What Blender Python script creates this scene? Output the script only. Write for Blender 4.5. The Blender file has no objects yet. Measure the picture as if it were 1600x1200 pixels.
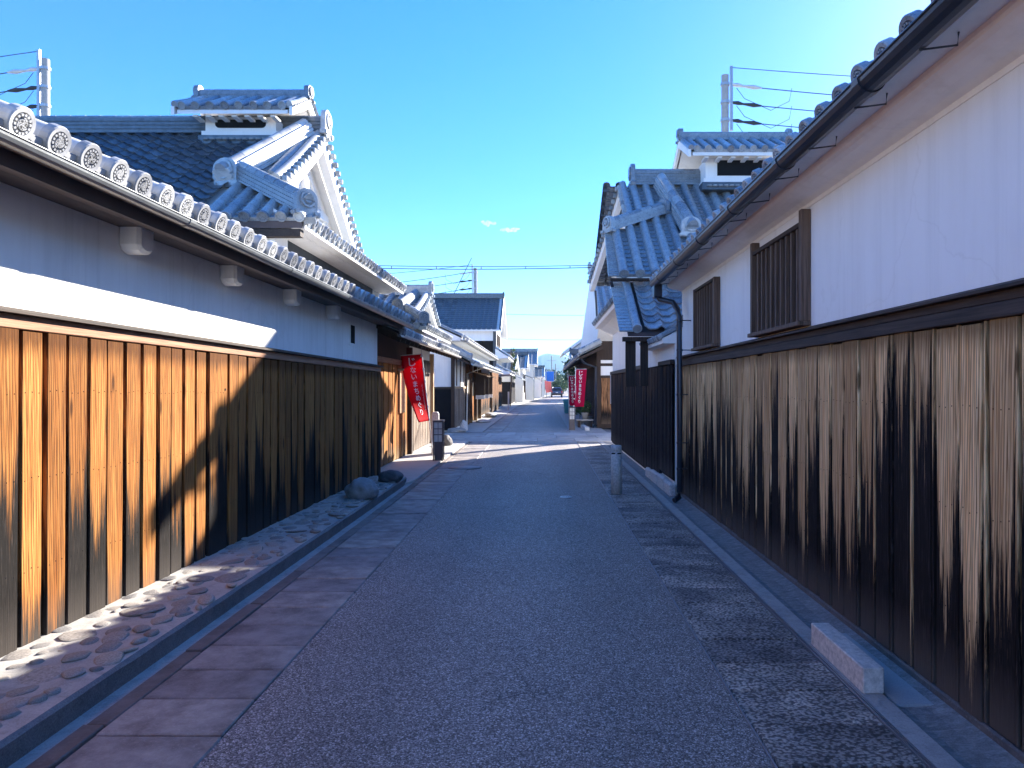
import bpy, bmesh, math, random
from mathutils import Vector as V, Matrix as M
random.seed(7)
R = math.radians
HAZE = 0.0003
SC = bpy.context.scene
COL = SC.collection

# ------------------------------------------------------------------ camera
FPX = 1110.0
CAMH = 1.55
cam = bpy.data.cameras.new('camera')
cam.sensor_width = 36.0
cam.lens = FPX / 1600.0 * 36.0
cam.shift_x = -48.0 / 1600.0
cam.shift_y = 5.0 / 1600.0
cam.clip_start = 0.05
cam.clip_end = 20000
camo = bpy.data.objects.new('camera', cam)
camo.location = (0, 0, CAMH)
camo.rotation_euler = (R(90), 0, 0)
COL.objects.link(camo)
SC.camera = camo

# ------------------------------------------------------------------ light
SUN = V((1.0, 1.18, 0.715)).normalized()
sun_el = math.asin(SUN.z)
sun_az = math.atan2(SUN.x, SUN.y)
world = bpy.data.worlds.new('World')
SC.world = world
world.use_nodes = True
wn = world.node_tree
for n in list(wn.nodes): wn.nodes.remove(n)
sky = wn.nodes.new('ShaderNodeTexSky'); sky.sky_type = 'NISHITA'
sky.sun_disc = False
sky.sun_elevation = sun_el
sky.sun_rotation = sun_az
sky.air_density = 0.7; sky.dust_density = 0.15; sky.ozone_density = 4.0
hs = wn.nodes.new('ShaderNodeHueSaturation'); hs.inputs['Saturation'].default_value = 1.33; hs.inputs['Hue'].default_value = 0.513
bg = wn.nodes.new('ShaderNodeBackground'); bg.inputs['Strength'].default_value = 0.09
wo = wn.nodes.new('ShaderNodeOutputWorld')
wn.links.new(sky.outputs[0], hs.inputs['Color'])
wn.links.new(hs.outputs[0], bg.inputs['Color'])
wn.links.new(bg.outputs[0], wo.inputs['Surface'])
sl = bpy.data.lights.new('sun', 'SUN'); sl.energy = 4.5; sl.angle = R(0.5); sl.color = (1.0, 0.945, 0.86)
so = bpy.data.objects.new('sun', sl); so.rotation_euler = SUN.to_track_quat('Z', 'Y').to_euler()
so.location = (20, 25, 40)
COL.objects.link(so)
SC.view_settings.view_transform = 'Standard'
SC.view_settings.look = 'None'
SC.view_settings.gamma = 1.0
SC.view_settings.exposure = 2.4
SC.view_settings.use_curve_mapping = False

# ------------------------------------------------------------------ materials
class NT:
    def __init__(s, name):
        s.m = bpy.data.materials.new(name); s.m.use_nodes = True
        s.t = s.m.node_tree
        for n in list(s.t.nodes): s.t.nodes.remove(n)
        s.out = s.t.nodes.new('ShaderNodeOutputMaterial')
        s.p = s.t.nodes.new('ShaderNodeBsdfPrincipled')
        s.t.links.new(s.p.outputs[0], s.out.inputs['Surface'])
    def n(s, typ, **kw):
        nd = s.t.nodes.new(typ)
        for k, v in kw.items(): setattr(nd, k, v)
        return nd
    def put(s, sock, val):
        if isinstance(val, bpy.types.NodeSocket): s.t.links.new(val, sock)
        elif val is not None:
            if isinstance(val, tuple) and len(val) == 3 and sock.type == 'RGBA': val = val + (1,)
            sock.default_value = val
    def coord(s, scale=(1, 1, 1), kind='Object', rnd=0.0):
        tc = s.n('ShaderNodeTexCoord'); mp = s.n('ShaderNodeMapping')
        s.t.links.new(tc.outputs[kind], mp.inputs['Vector'])
        mp.inputs['Scale'].default_value = scale
        if rnd:
            oi = s.n('ShaderNodeObjectInfo')
            mu = s.n('ShaderNodeVectorMath', operation='SCALE')
            mu.inputs[0].default_value = (17.3, 31.7, 23.1)
            s.t.links.new(oi.outputs['Random'], mu.inputs['Scale'])
            s.t.links.new(mu.outputs[0], mp.inputs['Location'])
        return mp.outputs[0]
    def rand(s): return s.n('ShaderNodeObjectInfo').outputs['Random']
    def noise(s, vec, scale=5.0, detail=4.0, rough=0.55, dist=0.0):
        n = s.n('ShaderNodeTexNoise'); s.put(n.inputs['Vector'], vec)
        n.inputs['Scale'].default_value = scale; n.inputs['Detail'].default_value = detail
        n.inputs['Roughness'].default_value = rough; n.inputs['Distortion'].default_value = dist
        return n.outputs['Fac']
    def voro(s, vec, scale=5.0, feat='F1', out='Distance'):
        n = s.n('ShaderNodeTexVoronoi', feature=feat); s.put(n.inputs['Vector'], vec)
        n.inputs['Scale'].default_value = scale
        return n.outputs[out]
    def ramp(s, fac, stops, interp='LINEAR'):
        r = s.n('ShaderNodeValToRGB'); r.color_ramp.interpolation = interp
        e = r.color_ramp.elements
        while len(e) < len(stops): e.new(0.5)
        for el, (p, c) in zip(e, stops):
            el.position = p
            el.color = (c, c, c, 1) if isinstance(c, (int, float)) else tuple(c) + (1,)
        s.put(r.inputs[0], fac)
        return r.outputs[0]
    def math(s, op, a, b=None, c=None, clamp=False):
        n = s.n('ShaderNodeMath', operation=op, use_clamp=clamp)
        s.put(n.inputs[0], a); s.put(n.inputs[1], b)
        if c is not None: s.put(n.inputs[2], c)
        return n.outputs[0]
    def mix(s, f, a, b, mode='MIX'):
        n = s.n('ShaderNodeMix', data_type='RGBA', blend_type=mode)
        s.put(n.inputs[0], f); s.put(n.inputs[6], a); s.put(n.inputs[7], b)
        return n.outputs[2]
    def sep(s, vec):
        n = s.n('ShaderNodeSeparateXYZ'); s.put(n.inputs[0], vec); return n.outputs
    def bump(s, h, strength=0.3, dist=0.01):
        n = s.n('ShaderNodeBump'); n.inputs['Strength'].default_value = strength
        n.inputs['Distance'].default_value = dist; s.put(n.inputs['Height'], h)
        s.t.links.new(n.outputs[0], s.p.inputs['Normal'])
    def fin(s, color, rough=0.7, spec=0.4, metal=0.0):
        s.put(s.p.inputs['Base Color'], color); s.put(s.p.inputs['Roughness'], rough)
        s.p.inputs['Specular IOR Level'].default_value = spec
        s.p.inputs['Metallic'].default_value = metal
        return s.m

def plain(name, col, rough=0.6, spec=0.4, metal=0.0, var=0.12, scale=6.0):
    t = NT(name); n = t.noise(t.coord(rnd=1), scale, 5)
    c = t.mix(t.ramp(n, [(0.3, 0.0), (0.7, 1.0)]), tuple(max(0, x * (1 - var)) for x in col), tuple(min(1, x * (1 + var)) for x in col))
    t.bump(t.noise(t.coord(), scale * 14, 3), 0.12, 0.004)
    return t.fin(c, rough, spec, metal)

def mk_plaster(name, col, dirt, amount=0.5):
    t = NT(name); co = t.coord()
    n = t.noise(t.coord((1, 1, 0.35)), 2.2, 6, 0.6)
    n2 = t.noise(t.coord((6, 6, 0.5)), 1.6, 5, 0.6)
    f = t.math('MULTIPLY', t.ramp(n, [(0.42, 0.0), (0.75, 1.0)]), t.ramp(n2, [(0.3, 0.0), (0.75, 1.0)]))
    f = t.math('MULTIPLY', f, amount)
    c = t.mix(f, col, dirt)
    st = t.noise(t.coord((9, 9, 0.28)), 1.0, 6, 0.7)
    c = t.mix(t.math('MULTIPLY', t.ramp(st, [(0.52, 0.0), (0.78, 1.0)]), amount * 0.45), c, tuple(q * 0.75 for q in dirt))
    nz = t.n('ShaderNodeTexNoise'); t.put(nz.inputs['Vector'], co); nz.inputs['Scale'].default_value = 1.7; nz.inputs['Detail'].default_value = 6
    wv = t.n('ShaderNodeVectorMath', operation='ADD'); t.put(wv.inputs[0], co); t.put(wv.inputs[1], nz.outputs['Color'])
    ck = t.ramp(t.voro(wv.outputs[0], 0.32, 'DISTANCE_TO_EDGE'), [(0.0, 1.0), (0.0035, 0.0)])
    c = t.mix(t.math('MULTIPLY', ck, 0.16), c, dirt)
    t.bump(t.math('ADD', t.noise(co, 3.0, 4), t.math('MULTIPLY', t.noise(co, 90, 3), 0.15)), 0.25, 0.015)
    return t.fin(c, 0.85, 0.2)

def mk_board(name, bare_a, bare_b, stain, foot, mid, spread, brand, top=1.86, black=0.6, half=0.09, edge=0.7):
    """vertical cladding board: bare wood above, dark water stain below with ragged streaks"""
    t = NT(name)
    o = t.coord(); x, y, z = t.sep(o)
    rnd = t.rand()
    grain = t.noise(t.coord((30, 55, 1.3), rnd=1), 1.0, 6, 0.62, 0.6)
    grain2 = t.noise(t.coord((20, 150, 2.2), rnd=1), 1.0, 3, 0.6)
    cath = t.n('ShaderNodeTexWave', wave_type='RINGS', rings_direction='SPHERICAL')
    t.put(cath.inputs['Vector'], t.coord((9, 13, 0.55), rnd=1)); cath.inputs['Scale'].default_value = 1.7
    cath.inputs['Distortion'].default_value = 5.0; cath.inputs['Detail'].default_value = 3.0; cath.inputs['Detail Scale'].default_value = 1.6
    streak = t.noise(t.coord((14, 30, 0.55), rnd=1), 1.0, 8, 0.76, 0.4)
    fine = t.noise(t.coord((60, 190, 5), rnd=1), 1.0, 4, 0.7)
    bare = t.mix(t.ramp(grain, [(0.3, 0.0), (0.68, 1.0)]), bare_a, bare_b)
    bare = t.mix(t.math('MULTIPLY', t.ramp(cath.outputs['Fac'], [(0.6, 0.0), (0.85, 1.0)]), 0.65), bare, tuple(c * 0.35 for c in bare_a))
    bare = t.mix(t.math('MULTIPLY', t.ramp(grain2, [(0.50, 0.0), (0.64, 1.0)]), 0.75), bare, tuple(c * 0.2 for c in bare_a))
    kn = t.ramp(t.voro(t.coord((5, 6.5, 1.5), rnd=1), 1.0), [(0.07, 1.0), (0.13, 0.0)])
    bare = t.mix(t.math('MULTIPLY', kn, 0.85), bare, tuple(c * 0.12 for c in bare_a))
    wn_ = t.n('ShaderNodeTexWhiteNoise', noise_dimensions='1D')
    t.put(wn_.inputs['W'], t.math('MULTIPLY', rnd, 91.7))
    tint = t.mix(t.ramp(wn_.outputs['Value'], [(0.0, 0.0), (1.0, 1.0)]), (0.66, 0.6, 0.55), (1.15, 1.12, 1.08))
    bare = t.mix(1.0, bare, tint, 'MULTIPLY')
    h = t.math('ADD', z, t.math('MULTIPLY', t.math('SUBTRACT', streak, 0.5), spread))
    h = t.math('ADD', h, t.math('MULTIPLY', t.math('SUBTRACT', fine, 0.5), spread * 0.35))
    h = t.math('ADD', h, t.math('MULTIPLY', t.math('SUBTRACT', rnd, 0.5), brand))
    ed = t.math('DIVIDE', t.math('ABSOLUTE', y), half)
    ed = t.math('MULTIPLY', t.math('POWER', ed, 5.0), edge)
    h = t.math('SUBTRACT', h, t.math('MULTIPLY', ed, t.math('MULTIPLY', streak, 2.0)))
    k = t.n('ShaderNodeMapRange'); k.clamp = True
    t.put(k.inputs['Value'], h); k.inputs['From Min'].default_value = mid - 0.10; k.inputs['From Max'].default_value = mid + 0.14
    c = t.mix(k.outputs[0], tuple(s_ for s_ in stain), bare)
    c0 = t.mix(t.ramp(fine, [(0.55, 0.0), (0.72, 1.0)]), stain, tuple(min(1, q * 6.0) for q in stain))
    c = t.mix(k.outputs[0], c0, bare)
    # weather-bleached foot
    hf = t.math('ADD', z, t.math('MULTIPLY', t.math('SUBTRACT', fine, 0.5), 0.5))
    kf = t.n('ShaderNodeMapRange'); t.put(kf.inputs['Value'], hf)
    kf.inputs['From Min'].default_value = 0.02; kf.inputs['From Max'].default_value = 0.30
    kf.inputs['To Min'].default_value = black; kf.inputs['To Max'].default_value = 0.0
    c = t.mix(kf.outputs[0], c, foot)
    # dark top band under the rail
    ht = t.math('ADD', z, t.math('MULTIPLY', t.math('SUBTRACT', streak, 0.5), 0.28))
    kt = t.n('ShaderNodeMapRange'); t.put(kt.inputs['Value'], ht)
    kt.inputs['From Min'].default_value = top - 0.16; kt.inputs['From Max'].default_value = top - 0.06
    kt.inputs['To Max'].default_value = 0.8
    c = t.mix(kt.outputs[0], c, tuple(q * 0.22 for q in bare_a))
    t.bump(t.math('ADD', grain, t.math('MULTIPLY', grain2, 0.7)), 0.55, 0.006)
    return t.fin(c, 0.85, 0.12)

def mk_wood(name, a, b, axis='y', rough=0.7, scale=1.0):
    t = NT(name)
    sc = {'x': (1.2, 40, 40), 'y': (40, 1.2, 40), 'z': (40, 40, 1.2)}[axis]
    g = t.noise(t.coord(tuple(q * scale for q in sc), rnd=1), 1.0, 6, 0.65, 0.7)
    g2 = t.noise(t.coord(tuple(q * scale * 3 for q in sc), rnd=1), 1.0, 3, 0.6)
    c = t.mix(t.ramp(g, [(0.32, 0.0), (0.66, 1.0)]), a, b)
    c = t.mix(t.math('MULTIPLY', t.ramp(g2, [(0.5, 0.0), (0.7, 1.0)]), 0.6), c, tuple(q * 0.4 for q in a))
    t.bump(t.math('ADD', g, g2), 0.35, 0.004)
    return t.fin(c, rough, 0.3)

def mk_tile(name, a, b, rough=0.42, spec=0.5):
    t = NT(name)
    n = t.noise(t.coord(rnd=1), 9, 6, 0.65); n2 = t.noise(t.coord(rnd=1), 45, 3)
    c = t.mix(t.ramp(n, [(0.32, 0.0), (0.7, 1.0)]), a, b)
    c = t.mix(1.0, c, t.mix(t.rand(), (0.55, 0.56, 0.6), (1.3, 1.28, 1.24)), 'MULTIPLY')
    li = t.ramp(t.noise(t.coord(rnd=1), 16, 5, 0.7), [(0.60, 0.0), (0.72, 1.0)])
    c = t.mix(t.math('MULTIPLY', li, 0.35), c, (0.34, 0.34, 0.31))
    r = t.ramp(n2, [(0.3, rough - 0.1), (0.7, rough + 0.15)])
    t.bump(t.math('ADD', n2, n), 0.12, 0.004)
    return t.fin(c, r, spec)

def mk_asphalt():
    t = NT('asphalt'); co = t.coord()
    v = t.voro(co, 150, 'F1', 'Color'); vx = t.sep(v)[0]
    d = t.voro(co, 150)
    big = t.noise(co, 0.7, 5, 0.6); mid_ = t.noise(co, 7, 5, 0.6)
    sp = t.ramp(vx, [(0.0, (0.09, 0.076, 0.066)), (0.5, (0.235, 0.20, 0.172)), (0.85, (0.43, 0.375, 0.33)), (1.0, (0.80, 0.72, 0.65))])
    c = t.mix(1.0, sp, t.mix(big, (0.72, 0.72, 0.74), (1.2, 1.18, 1.2)), 'MULTIPLY')
    c = t.mix(t.math('MULTIPLY', t.ramp(mid_, [(0.58, 0.0), (0.75, 1.0)]), 0.35), c, (0.36, 0.31, 0.28))
    # wheel tracks polished a little darker, pale scuffs, hairline cracks
    X = t.math('ADD', t.sep(co)[0], t.math('MULTIPLY', t.math('SUBTRACT', t.noise(t.coord((1, 0.12, 1)), 1.5, 3), 0.5), 0.5))
    tr = t.math('ADD', t.math('POWER', 2.718, t.math('MULTIPLY', t.math('POWER', t.math('DIVIDE', t.math('ADD', X, 0.85), 0.26), 2.0), -1.0)),
                t.math('POWER', 2.718, t.math('MULTIPLY', t.math('POWER', t.math('DIVIDE', t.math('SUBTRACT', X, 0.42), 0.26), 2.0), -1.0)))
    c = t.mix(t.math('MULTIPLY', tr, 0.32), c, t.mix(1.0, c, (0.55, 0.55, 0.56), 'MULTIPLY'))
    sc_ = t.math('MULTIPLY', t.ramp(t.noise(t.coord((1.0, 0.6, 1)), 1.1, 7, 0.7), [(0.56, 0.0), (0.72, 1.0)]), t.ramp(t.noise(co, 30, 4, 0.7), [(0.45, 0.0), (0.65, 1.0)]))
    c = t.mix(t.math('MULTIPLY', sc_, 0.45), c, (0.46, 0.42, 0.39))
    wv = t.n('ShaderNodeVectorMath', operation='ADD'); t.put(wv.inputs[0], co)
    nz = t.n('ShaderNodeTexNoise'); t.put(nz.inputs['Vector'], co); nz.inputs['Scale'].default_value = 2.3; nz.inputs['Detail'].default_value = 5
    t.put(wv.inputs[1], nz.outputs['Color'])
    ck = t.ramp(t.voro(wv.outputs[0], 0.45, 'DISTANCE_TO_EDGE'), [(0.0, 1.0), (0.006, 0.0)])
    ck = t.math('MULTIPLY', ck, t.ramp(t.noise(co, 0.5, 2), [(0.5, 0.0), (0.6, 1.0)]))
    c = t.mix(t.math('MULTIPLY', ck, 0.8), c, (0.03, 0.026, 0.025))
    t.bump(t.math('SUBTRACT', t.math('MULTIPLY', vx, 0.7), d), 0.7, 0.006)
    return t.fin(c, t.ramp(vx, [(0.0, 0.75), (1.0, 0.45)]), 0.45)

def mk_slab_left():
    t = NT('brown_stone_slab'); co = t.coord(rnd=1)
    n = t.noise(co, 5, 6, 0.65); f = t.noise(co, 70, 4, 0.7)
    c = t.mix(t.ramp(n, [(0.35, 0.0), (0.68, 1.0)]), (0.19, 0.165, 0.148), (0.46, 0.415, 0.37))
    c = t.mix(t.math('MULTIPLY', t.ramp(f, [(0.55, 0.0), (0.7, 1.0)]), 0.55), c, (0.52, 0.46, 0.42))
    c = t.mix(1.0, c, t.mix(t.rand(), (0.7, 0.68, 0.7), (1.15, 1.1, 1.05)), 'MULTIPLY')
    t.bump(t.math('ADD', f, t.math('MULTIPLY', n, 0.8)), 0.6, 0.008)
    return t.fin(c, 0.6, 0.4)

def mk_slab_right():
    t = NT('chiselled_granite_slab'); co = t.coord((1.15, 1.5, 1), rnd=1)
    v = t.voro(co, 52, 'SMOOTH_F1'); n = t.noise(co, 44, 6, 0.75, 0.6); big = t.noise(t.coord(rnd=1), 2.5, 4)
    h = t.math('ADD', t.math('MULTIPLY', v, 0.9), n)
    k = t.ramp(h, [(0.74, 0.0), (1.08, 1.0)])
    c = t.mix(k, (0.72, 0.66, 0.60), (0.17, 0.15, 0.14))
    c = t.mix(1.0, c, t.mix(t.ramp(big, [(0.35, 0.0), (0.65, 1.0)]), (0.45, 0.45, 0.47), (1.2, 1.18, 1.15)), 'MULTIPLY')
    c = t.mix(1.0, c, t.mix(t.rand(), (0.8, 0.8, 0.82), (1.2, 1.17, 1.13)), 'MULTIPLY')
    t.bump(t.math('SUBTRACT', 1.0, h), 1.0, 0.022)
    return t.fin(c, 0.6, 0.4)

def mk_stone(name, ramp_cols, scale=8, sp=(0.3, 0.28, 0.25), spa=0.4, rough=0.75):
    t = NT(name); co = t.coord(rnd=1)
    c = t.ramp(t.rand(), ramp_cols)
    n = t.noise(co, scale, 6, 0.65); f = t.noise(co, scale * 9, 4, 0.7)
    c = t.mix(1.0, c, t.ramp(n, [(0.3, 0.6), (0.7, 1.25)]), 'MULTIPLY')
    c = t.mix(t.math('MULTIPLY', t.ramp(f, [(0.55, 0.0), (0.68, 1.0)]), spa), c, sp)
    t.bump(t.math('ADD', n, t.math('MULTIPLY', f, 0.5)), 0.5, 0.012)
    return t.fin(c, rough, 0.35)

def mk_concrete(name, a, b, stain, sa=0.6, stretch=(1, 1, 1)):
    t = NT(name); co = t.coord(stretch)
    n = t.noise(co, 2.4, 7, 0.65); n2 = t.noise(co, 9, 6, 0.7, 0.8); f = t.noise(t.coord(), 120, 3)
    c = t.mix(t.ramp(n, [(0.32, 0.0), (0.7, 1.0)]), a, b)
    c = t.mix(t.math('MULTIPLY', t.ramp(n2, [(0.45, 0.0), (0.68, 1.0)]), sa), c, stain)
    c = t.mix(0.3, c, t.ramp(f, [(0.3, 0.05), (0.7, 0.4)]))
    t.bump(t.math('ADD', n2, t.math('MULTIPLY', f, 0.4)), 0.3, 0.008)
    return t.fin(c, 0.7, 0.35)

MT = {}
MT['plaster'] = mk_plaster('white_plaster', (0.90, 0.865, 0.82), (0.6, 0.54, 0.47), 0.4)
MT['plaster_old'] = mk_plaster('aged_plaster', (0.90, 0.865, 0.80), (0.5, 0.45, 0.38), 0.6)
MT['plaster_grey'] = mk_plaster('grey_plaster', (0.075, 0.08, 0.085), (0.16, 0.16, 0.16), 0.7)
MT['plaster_cream'] = mk_plaster('cream_plaster', (0.72, 0.70, 0.64), (0.45, 0.42, 0.36), 0.5)
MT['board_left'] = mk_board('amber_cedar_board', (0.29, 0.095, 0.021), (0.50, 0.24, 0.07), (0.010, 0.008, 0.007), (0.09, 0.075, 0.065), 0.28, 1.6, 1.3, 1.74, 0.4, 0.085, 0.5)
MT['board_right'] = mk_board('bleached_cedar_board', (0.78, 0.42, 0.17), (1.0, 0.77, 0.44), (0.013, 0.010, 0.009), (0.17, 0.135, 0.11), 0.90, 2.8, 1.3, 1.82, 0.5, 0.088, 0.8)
MT['board_dark'] = mk_board('dark_cedar_board', (0.07, 0.04, 0.025), (0.11, 0.07, 0.05), (0.012, 0.010, 0.011), (0.08, 0.07, 0.065), 1.5, 1.2, 0.8, 1.9, 0.6)
MT['board_gate'] = mk_board('orange_gate_board', (0.36, 0.12, 0.025), (0.52, 0.23, 0.065), (0.05, 0.03, 0.02), (0.45, 0.28, 0.13), 0.2, 0.8, 0.5, 2.1, 0.5)
MT['board_grey'] = mk_board('grey_weathered_board', (0.27, 0.20, 0.15), (0.42, 0.34, 0.28), (0.12, 0.09, 0.07), (0.3, 0.25, 0.2), 0.2, 0.7, 0.5, 2.2, 0.4)
MT['board_brown'] = mk_board('brown_weathered_board', (0.30, 0.13, 0.05), (0.46, 0.24, 0.12), (0.02, 0.015, 0.012), (0.3, 0.2, 0.13), 0.55, 0.9, 0.6, 2.6, 0.4)
MT['beam_orange'] = mk_wood('salmon_cedar_beam', (0.26, 0.11, 0.055), (0.42, 0.21, 0.115), 'y')
MT['beam_dark'] = mk_wood('dark_beam', (0.022, 0.015, 0.012), (0.075, 0.05, 0.037), 'y')
MT['post_dark'] = mk_wood('dark_post', (0.03, 0.019, 0.014), (0.075, 0.045, 0.03), 'z')
MT['bar_wood'] = mk_wood('lattice_wood', (0.07, 0.04, 0.026), (0.20, 0.13, 0.09), 'z')
MT['soffit'] = plain('soffit_wood', (0.09, 0.07, 0.07), 0.8)
MT['black'] = plain('dark_void', (0.012, 0.012, 0.014), 0.9, 0.1)
MT['backing'] = plain('joint_backing', (0.02, 0.014, 0.01), 0.9, 0.1)
MT['tile'] = mk_tile('smoked_roof_tile', (0.20, 0.225, 0.245), (0.36, 0.395, 0.42), 0.30, 0.9)
MT['tile_dark'] = mk_tile('dark_roof_tile', (0.05, 0.065, 0.08), (0.115, 0.14, 0.165), 0.36, 0.7)
MT['tile_end'] = mk_tile('eave_end_tile', (0.32, 0.325, 0.33), (0.50, 0.50, 0.495), 0.5, 0.4)
MT['tile_lime'] = mk_tile('limed_tile', (0.36, 0.37, 0.375), (0.54, 0.54, 0.535), 0.55, 0.35)
MT['asphalt'] = mk_asphalt()
MT['slab_left'] = mk_slab_left()
MT['slab_right'] = mk_slab_right()
MT['slab_cross'] = mk_stone('pale_crossing_stone', [(0, (0.30, 0.29, 0.28)), (1, (0.42, 0.41, 0.40))], 3, (0.5, 0.48, 0.46), 0.3)
MT['kerb'] = mk_stone('brown_kerb_stone', [(0, (0.17, 0.135, 0.115)), (1, (0.27, 0.22, 0.19))], 5, (0.26, 0.22, 0.2), 0.4)
MT['concrete'] = mk_concrete('pale_concrete', (0.40, 0.37, 0.35), (0.55, 0.51, 0.47), (0.14, 0.135, 0.13), 0.5)
MT['concrete_dark'] = mk_concrete('stained_concrete', (0.13, 0.12, 0.115), (0.27, 0.25, 0.235), (0.5, 0.47, 0.44), 0.7, (1.6, 3.0, 1))
MT['concrete_face'] = mk_concrete('mossy_concrete', (0.11, 0.105, 0.10), (0.20, 0.19, 0.18), (0.05, 0.05, 0.047), 0.6)
MT['apron'] = mk_concrete('apron_concrete', (0.48, 0.46, 0.42), (0.60, 0.58, 0.54), (0.36, 0.34, 0.31), 0.4)
MT['patch'] = mk_concrete('fresh_concrete', (0.42, 0.44, 0.45), (0.5, 0.51, 0.52), (0.33, 0.34, 0.35), 0.3)
MT['mortar'] = mk_concrete('mortar', (0.46, 0.42, 0.36), (0.60, 0.56, 0.49), (0.25, 0.23, 0.20), 0.6)
MT['cobble'] = mk_stone('river_stone', [(0, (0.20, 0.19, 0.18)), (0.3, (0.42, 0.38, 0.33)), (0.7, (0.30, 0.265, 0.23)), (1, (0.5, 0.44, 0.36))], 7)
MT['boulder'] = mk_stone('boulder_stone', [(0, (0.24, 0.25, 0.25)), (1, (0.32, 0.32, 0.31))], 5, (0.42, 0.42, 0.4), 0.4)
MT['rock_dark'] = mk_stone('dark_rock', [(0, (0.11, 0.10, 0.10)), (1, (0.2, 0.18, 0.17))], 6)
MT['granite'] = mk_stone('pink_granite', [(0, (0.64, 0.57, 0.52)), (1, (0.68, 0.61, 0.56))], 30, (0.18, 0.17, 0.17), 0.55)
MT['granite_w'] = mk_stone('grey_granite', [(0, (0.58, 0.56, 0.54)), (1, (0.62, 0.60, 0.58))], 40, (0.2, 0.2, 0.21), 0.5)
MT['iron'] = plain('cast_iron_lid', (0.20, 0.20, 0.205), 0.55, 0.5, 0.3, 0.25, 20)
MT['rail'] = plain('steel_edge', (0.40, 0.40, 0.42), 0.4, 0.5, 0.6)
MT['gutter_d'] = plain('dark_gutter_metal', (0.022, 0.026, 0.036), 0.32, 0.5, 0.0, 0.3)
MT['gutter_l'] = plain('grey_gutter_metal', (0.22, 0.23, 0.23), 0.38, 0.5, 0.5, 0.2)
MT['gutter_w'] = plain('cream_gutter', (0.62, 0.58, 0.52), 0.5, 0.4)
MT['pole'] = plain('pole_concrete', (0.34, 0.33, 0.31), 0.75)
MT['steel'] = plain('galvanised_steel', (0.42, 0.43, 0.44), 0.4, 0.5, 0.6)
MT['wire'] = plain('wire_rubber', (0.025, 0.027, 0.03), 0.6)
MT['insul'] = plain('porcelain', (0.55, 0.55, 0.54), 0.3)
def mk_cloth(name, col):
    t = NT(name); n = t.noise(t.coord((40, 40, 40)), 3, 3)
    c = t.mix(n, tuple(q * 0.85 for q in col), col)
    t.fin(c, 0.8, 0.15)
    tr = t.n('ShaderNodeBsdfTranslucent'); t.put(tr.inputs['Color'], c)
    mx = t.n('ShaderNodeMixShader'); mx.inputs[0].default_value = 0.45
    t.t.links.new(t.p.outputs[0], mx.inputs[1]); t.t.links.new(tr.outputs[0], mx.inputs[2])
    t.t.links.new(mx.outputs[0], t.out.inputs['Surface'])
    return t.m
MT['red'] = mk_cloth('red_banner_cloth', (0.80, 0.006, 0.014))
MT['crimson'] = mk_cloth('crimson_banner_cloth', (0.66, 0.008, 0.07))
MT['pink'] = plain('pale_red_cloth', (0.7, 0.17, 0.16), 0.8, 0.2)
MT['print'] = plain('white_print', (0.85, 0.83, 0.82), 0.7, 0.2, 0, 0.03)
MT['paper'] = plain('lamp_paper', (0.72, 0.70, 0.64), 0.7)
MT['lamp_body'] = plain('brown_lamp_body', (0.12, 0.10, 0.095), 0.55)
MT['signwood'] = mk_wood('pale_sign_wood', (0.42, 0.25, 0.13), (0.58, 0.38, 0.2), 'z')
MT['white_metal'] = plain('white_painted_metal', (0.74, 0.74, 0.73), 0.5)
MT['leaf'] = plain('leaf', (0.045, 0.085, 0.025), 0.6, 0.3, 0, 0.5, 3)
MT['leaf_l'] = plain('pale_leaf', (0.15, 0.19, 0.07), 0.6, 0.3, 0, 0.5, 3)
MT['bark'] = plain('bark', (0.09, 0.065, 0.05), 0.9)
MT['hill'] = plain('forest_hill', (0.03, 0.05, 0.035), 0.95, 0.1, 0, 0.4, 0.01)
MT['earth'] = mk_concrete('ground_earth', (0.17, 0.165, 0.155), (0.25, 0.24, 0.22), (0.12, 0.115, 0.11), 0.5)
MT['terra'] = plain('plant_pot', (0.34, 0.33, 0.31), 0.7)
MT['blue'] = plain('blue_sign_paint', (0.02, 0.2, 0.65), 0.5)
MT['teal'] = plain('teal_plastic', (0.06, 0.33, 0.42), 0.45)
MT['car'] = plain('grey_blue_car_paint', (0.10, 0.12, 0.17), 0.22, 0.6, 0.3)
MT['glass'] = plain('dark_glass', (0.02, 0.024, 0.03), 0.06, 0.6, 0, 0.1)
MT['rubber'] = plain('tyre_rubber', (0.02, 0.02, 0.02), 0.85)
MT['taillamp'] = plain('tail_lamp_red', (0.45, 0.01, 0.01), 0.2)

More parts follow.
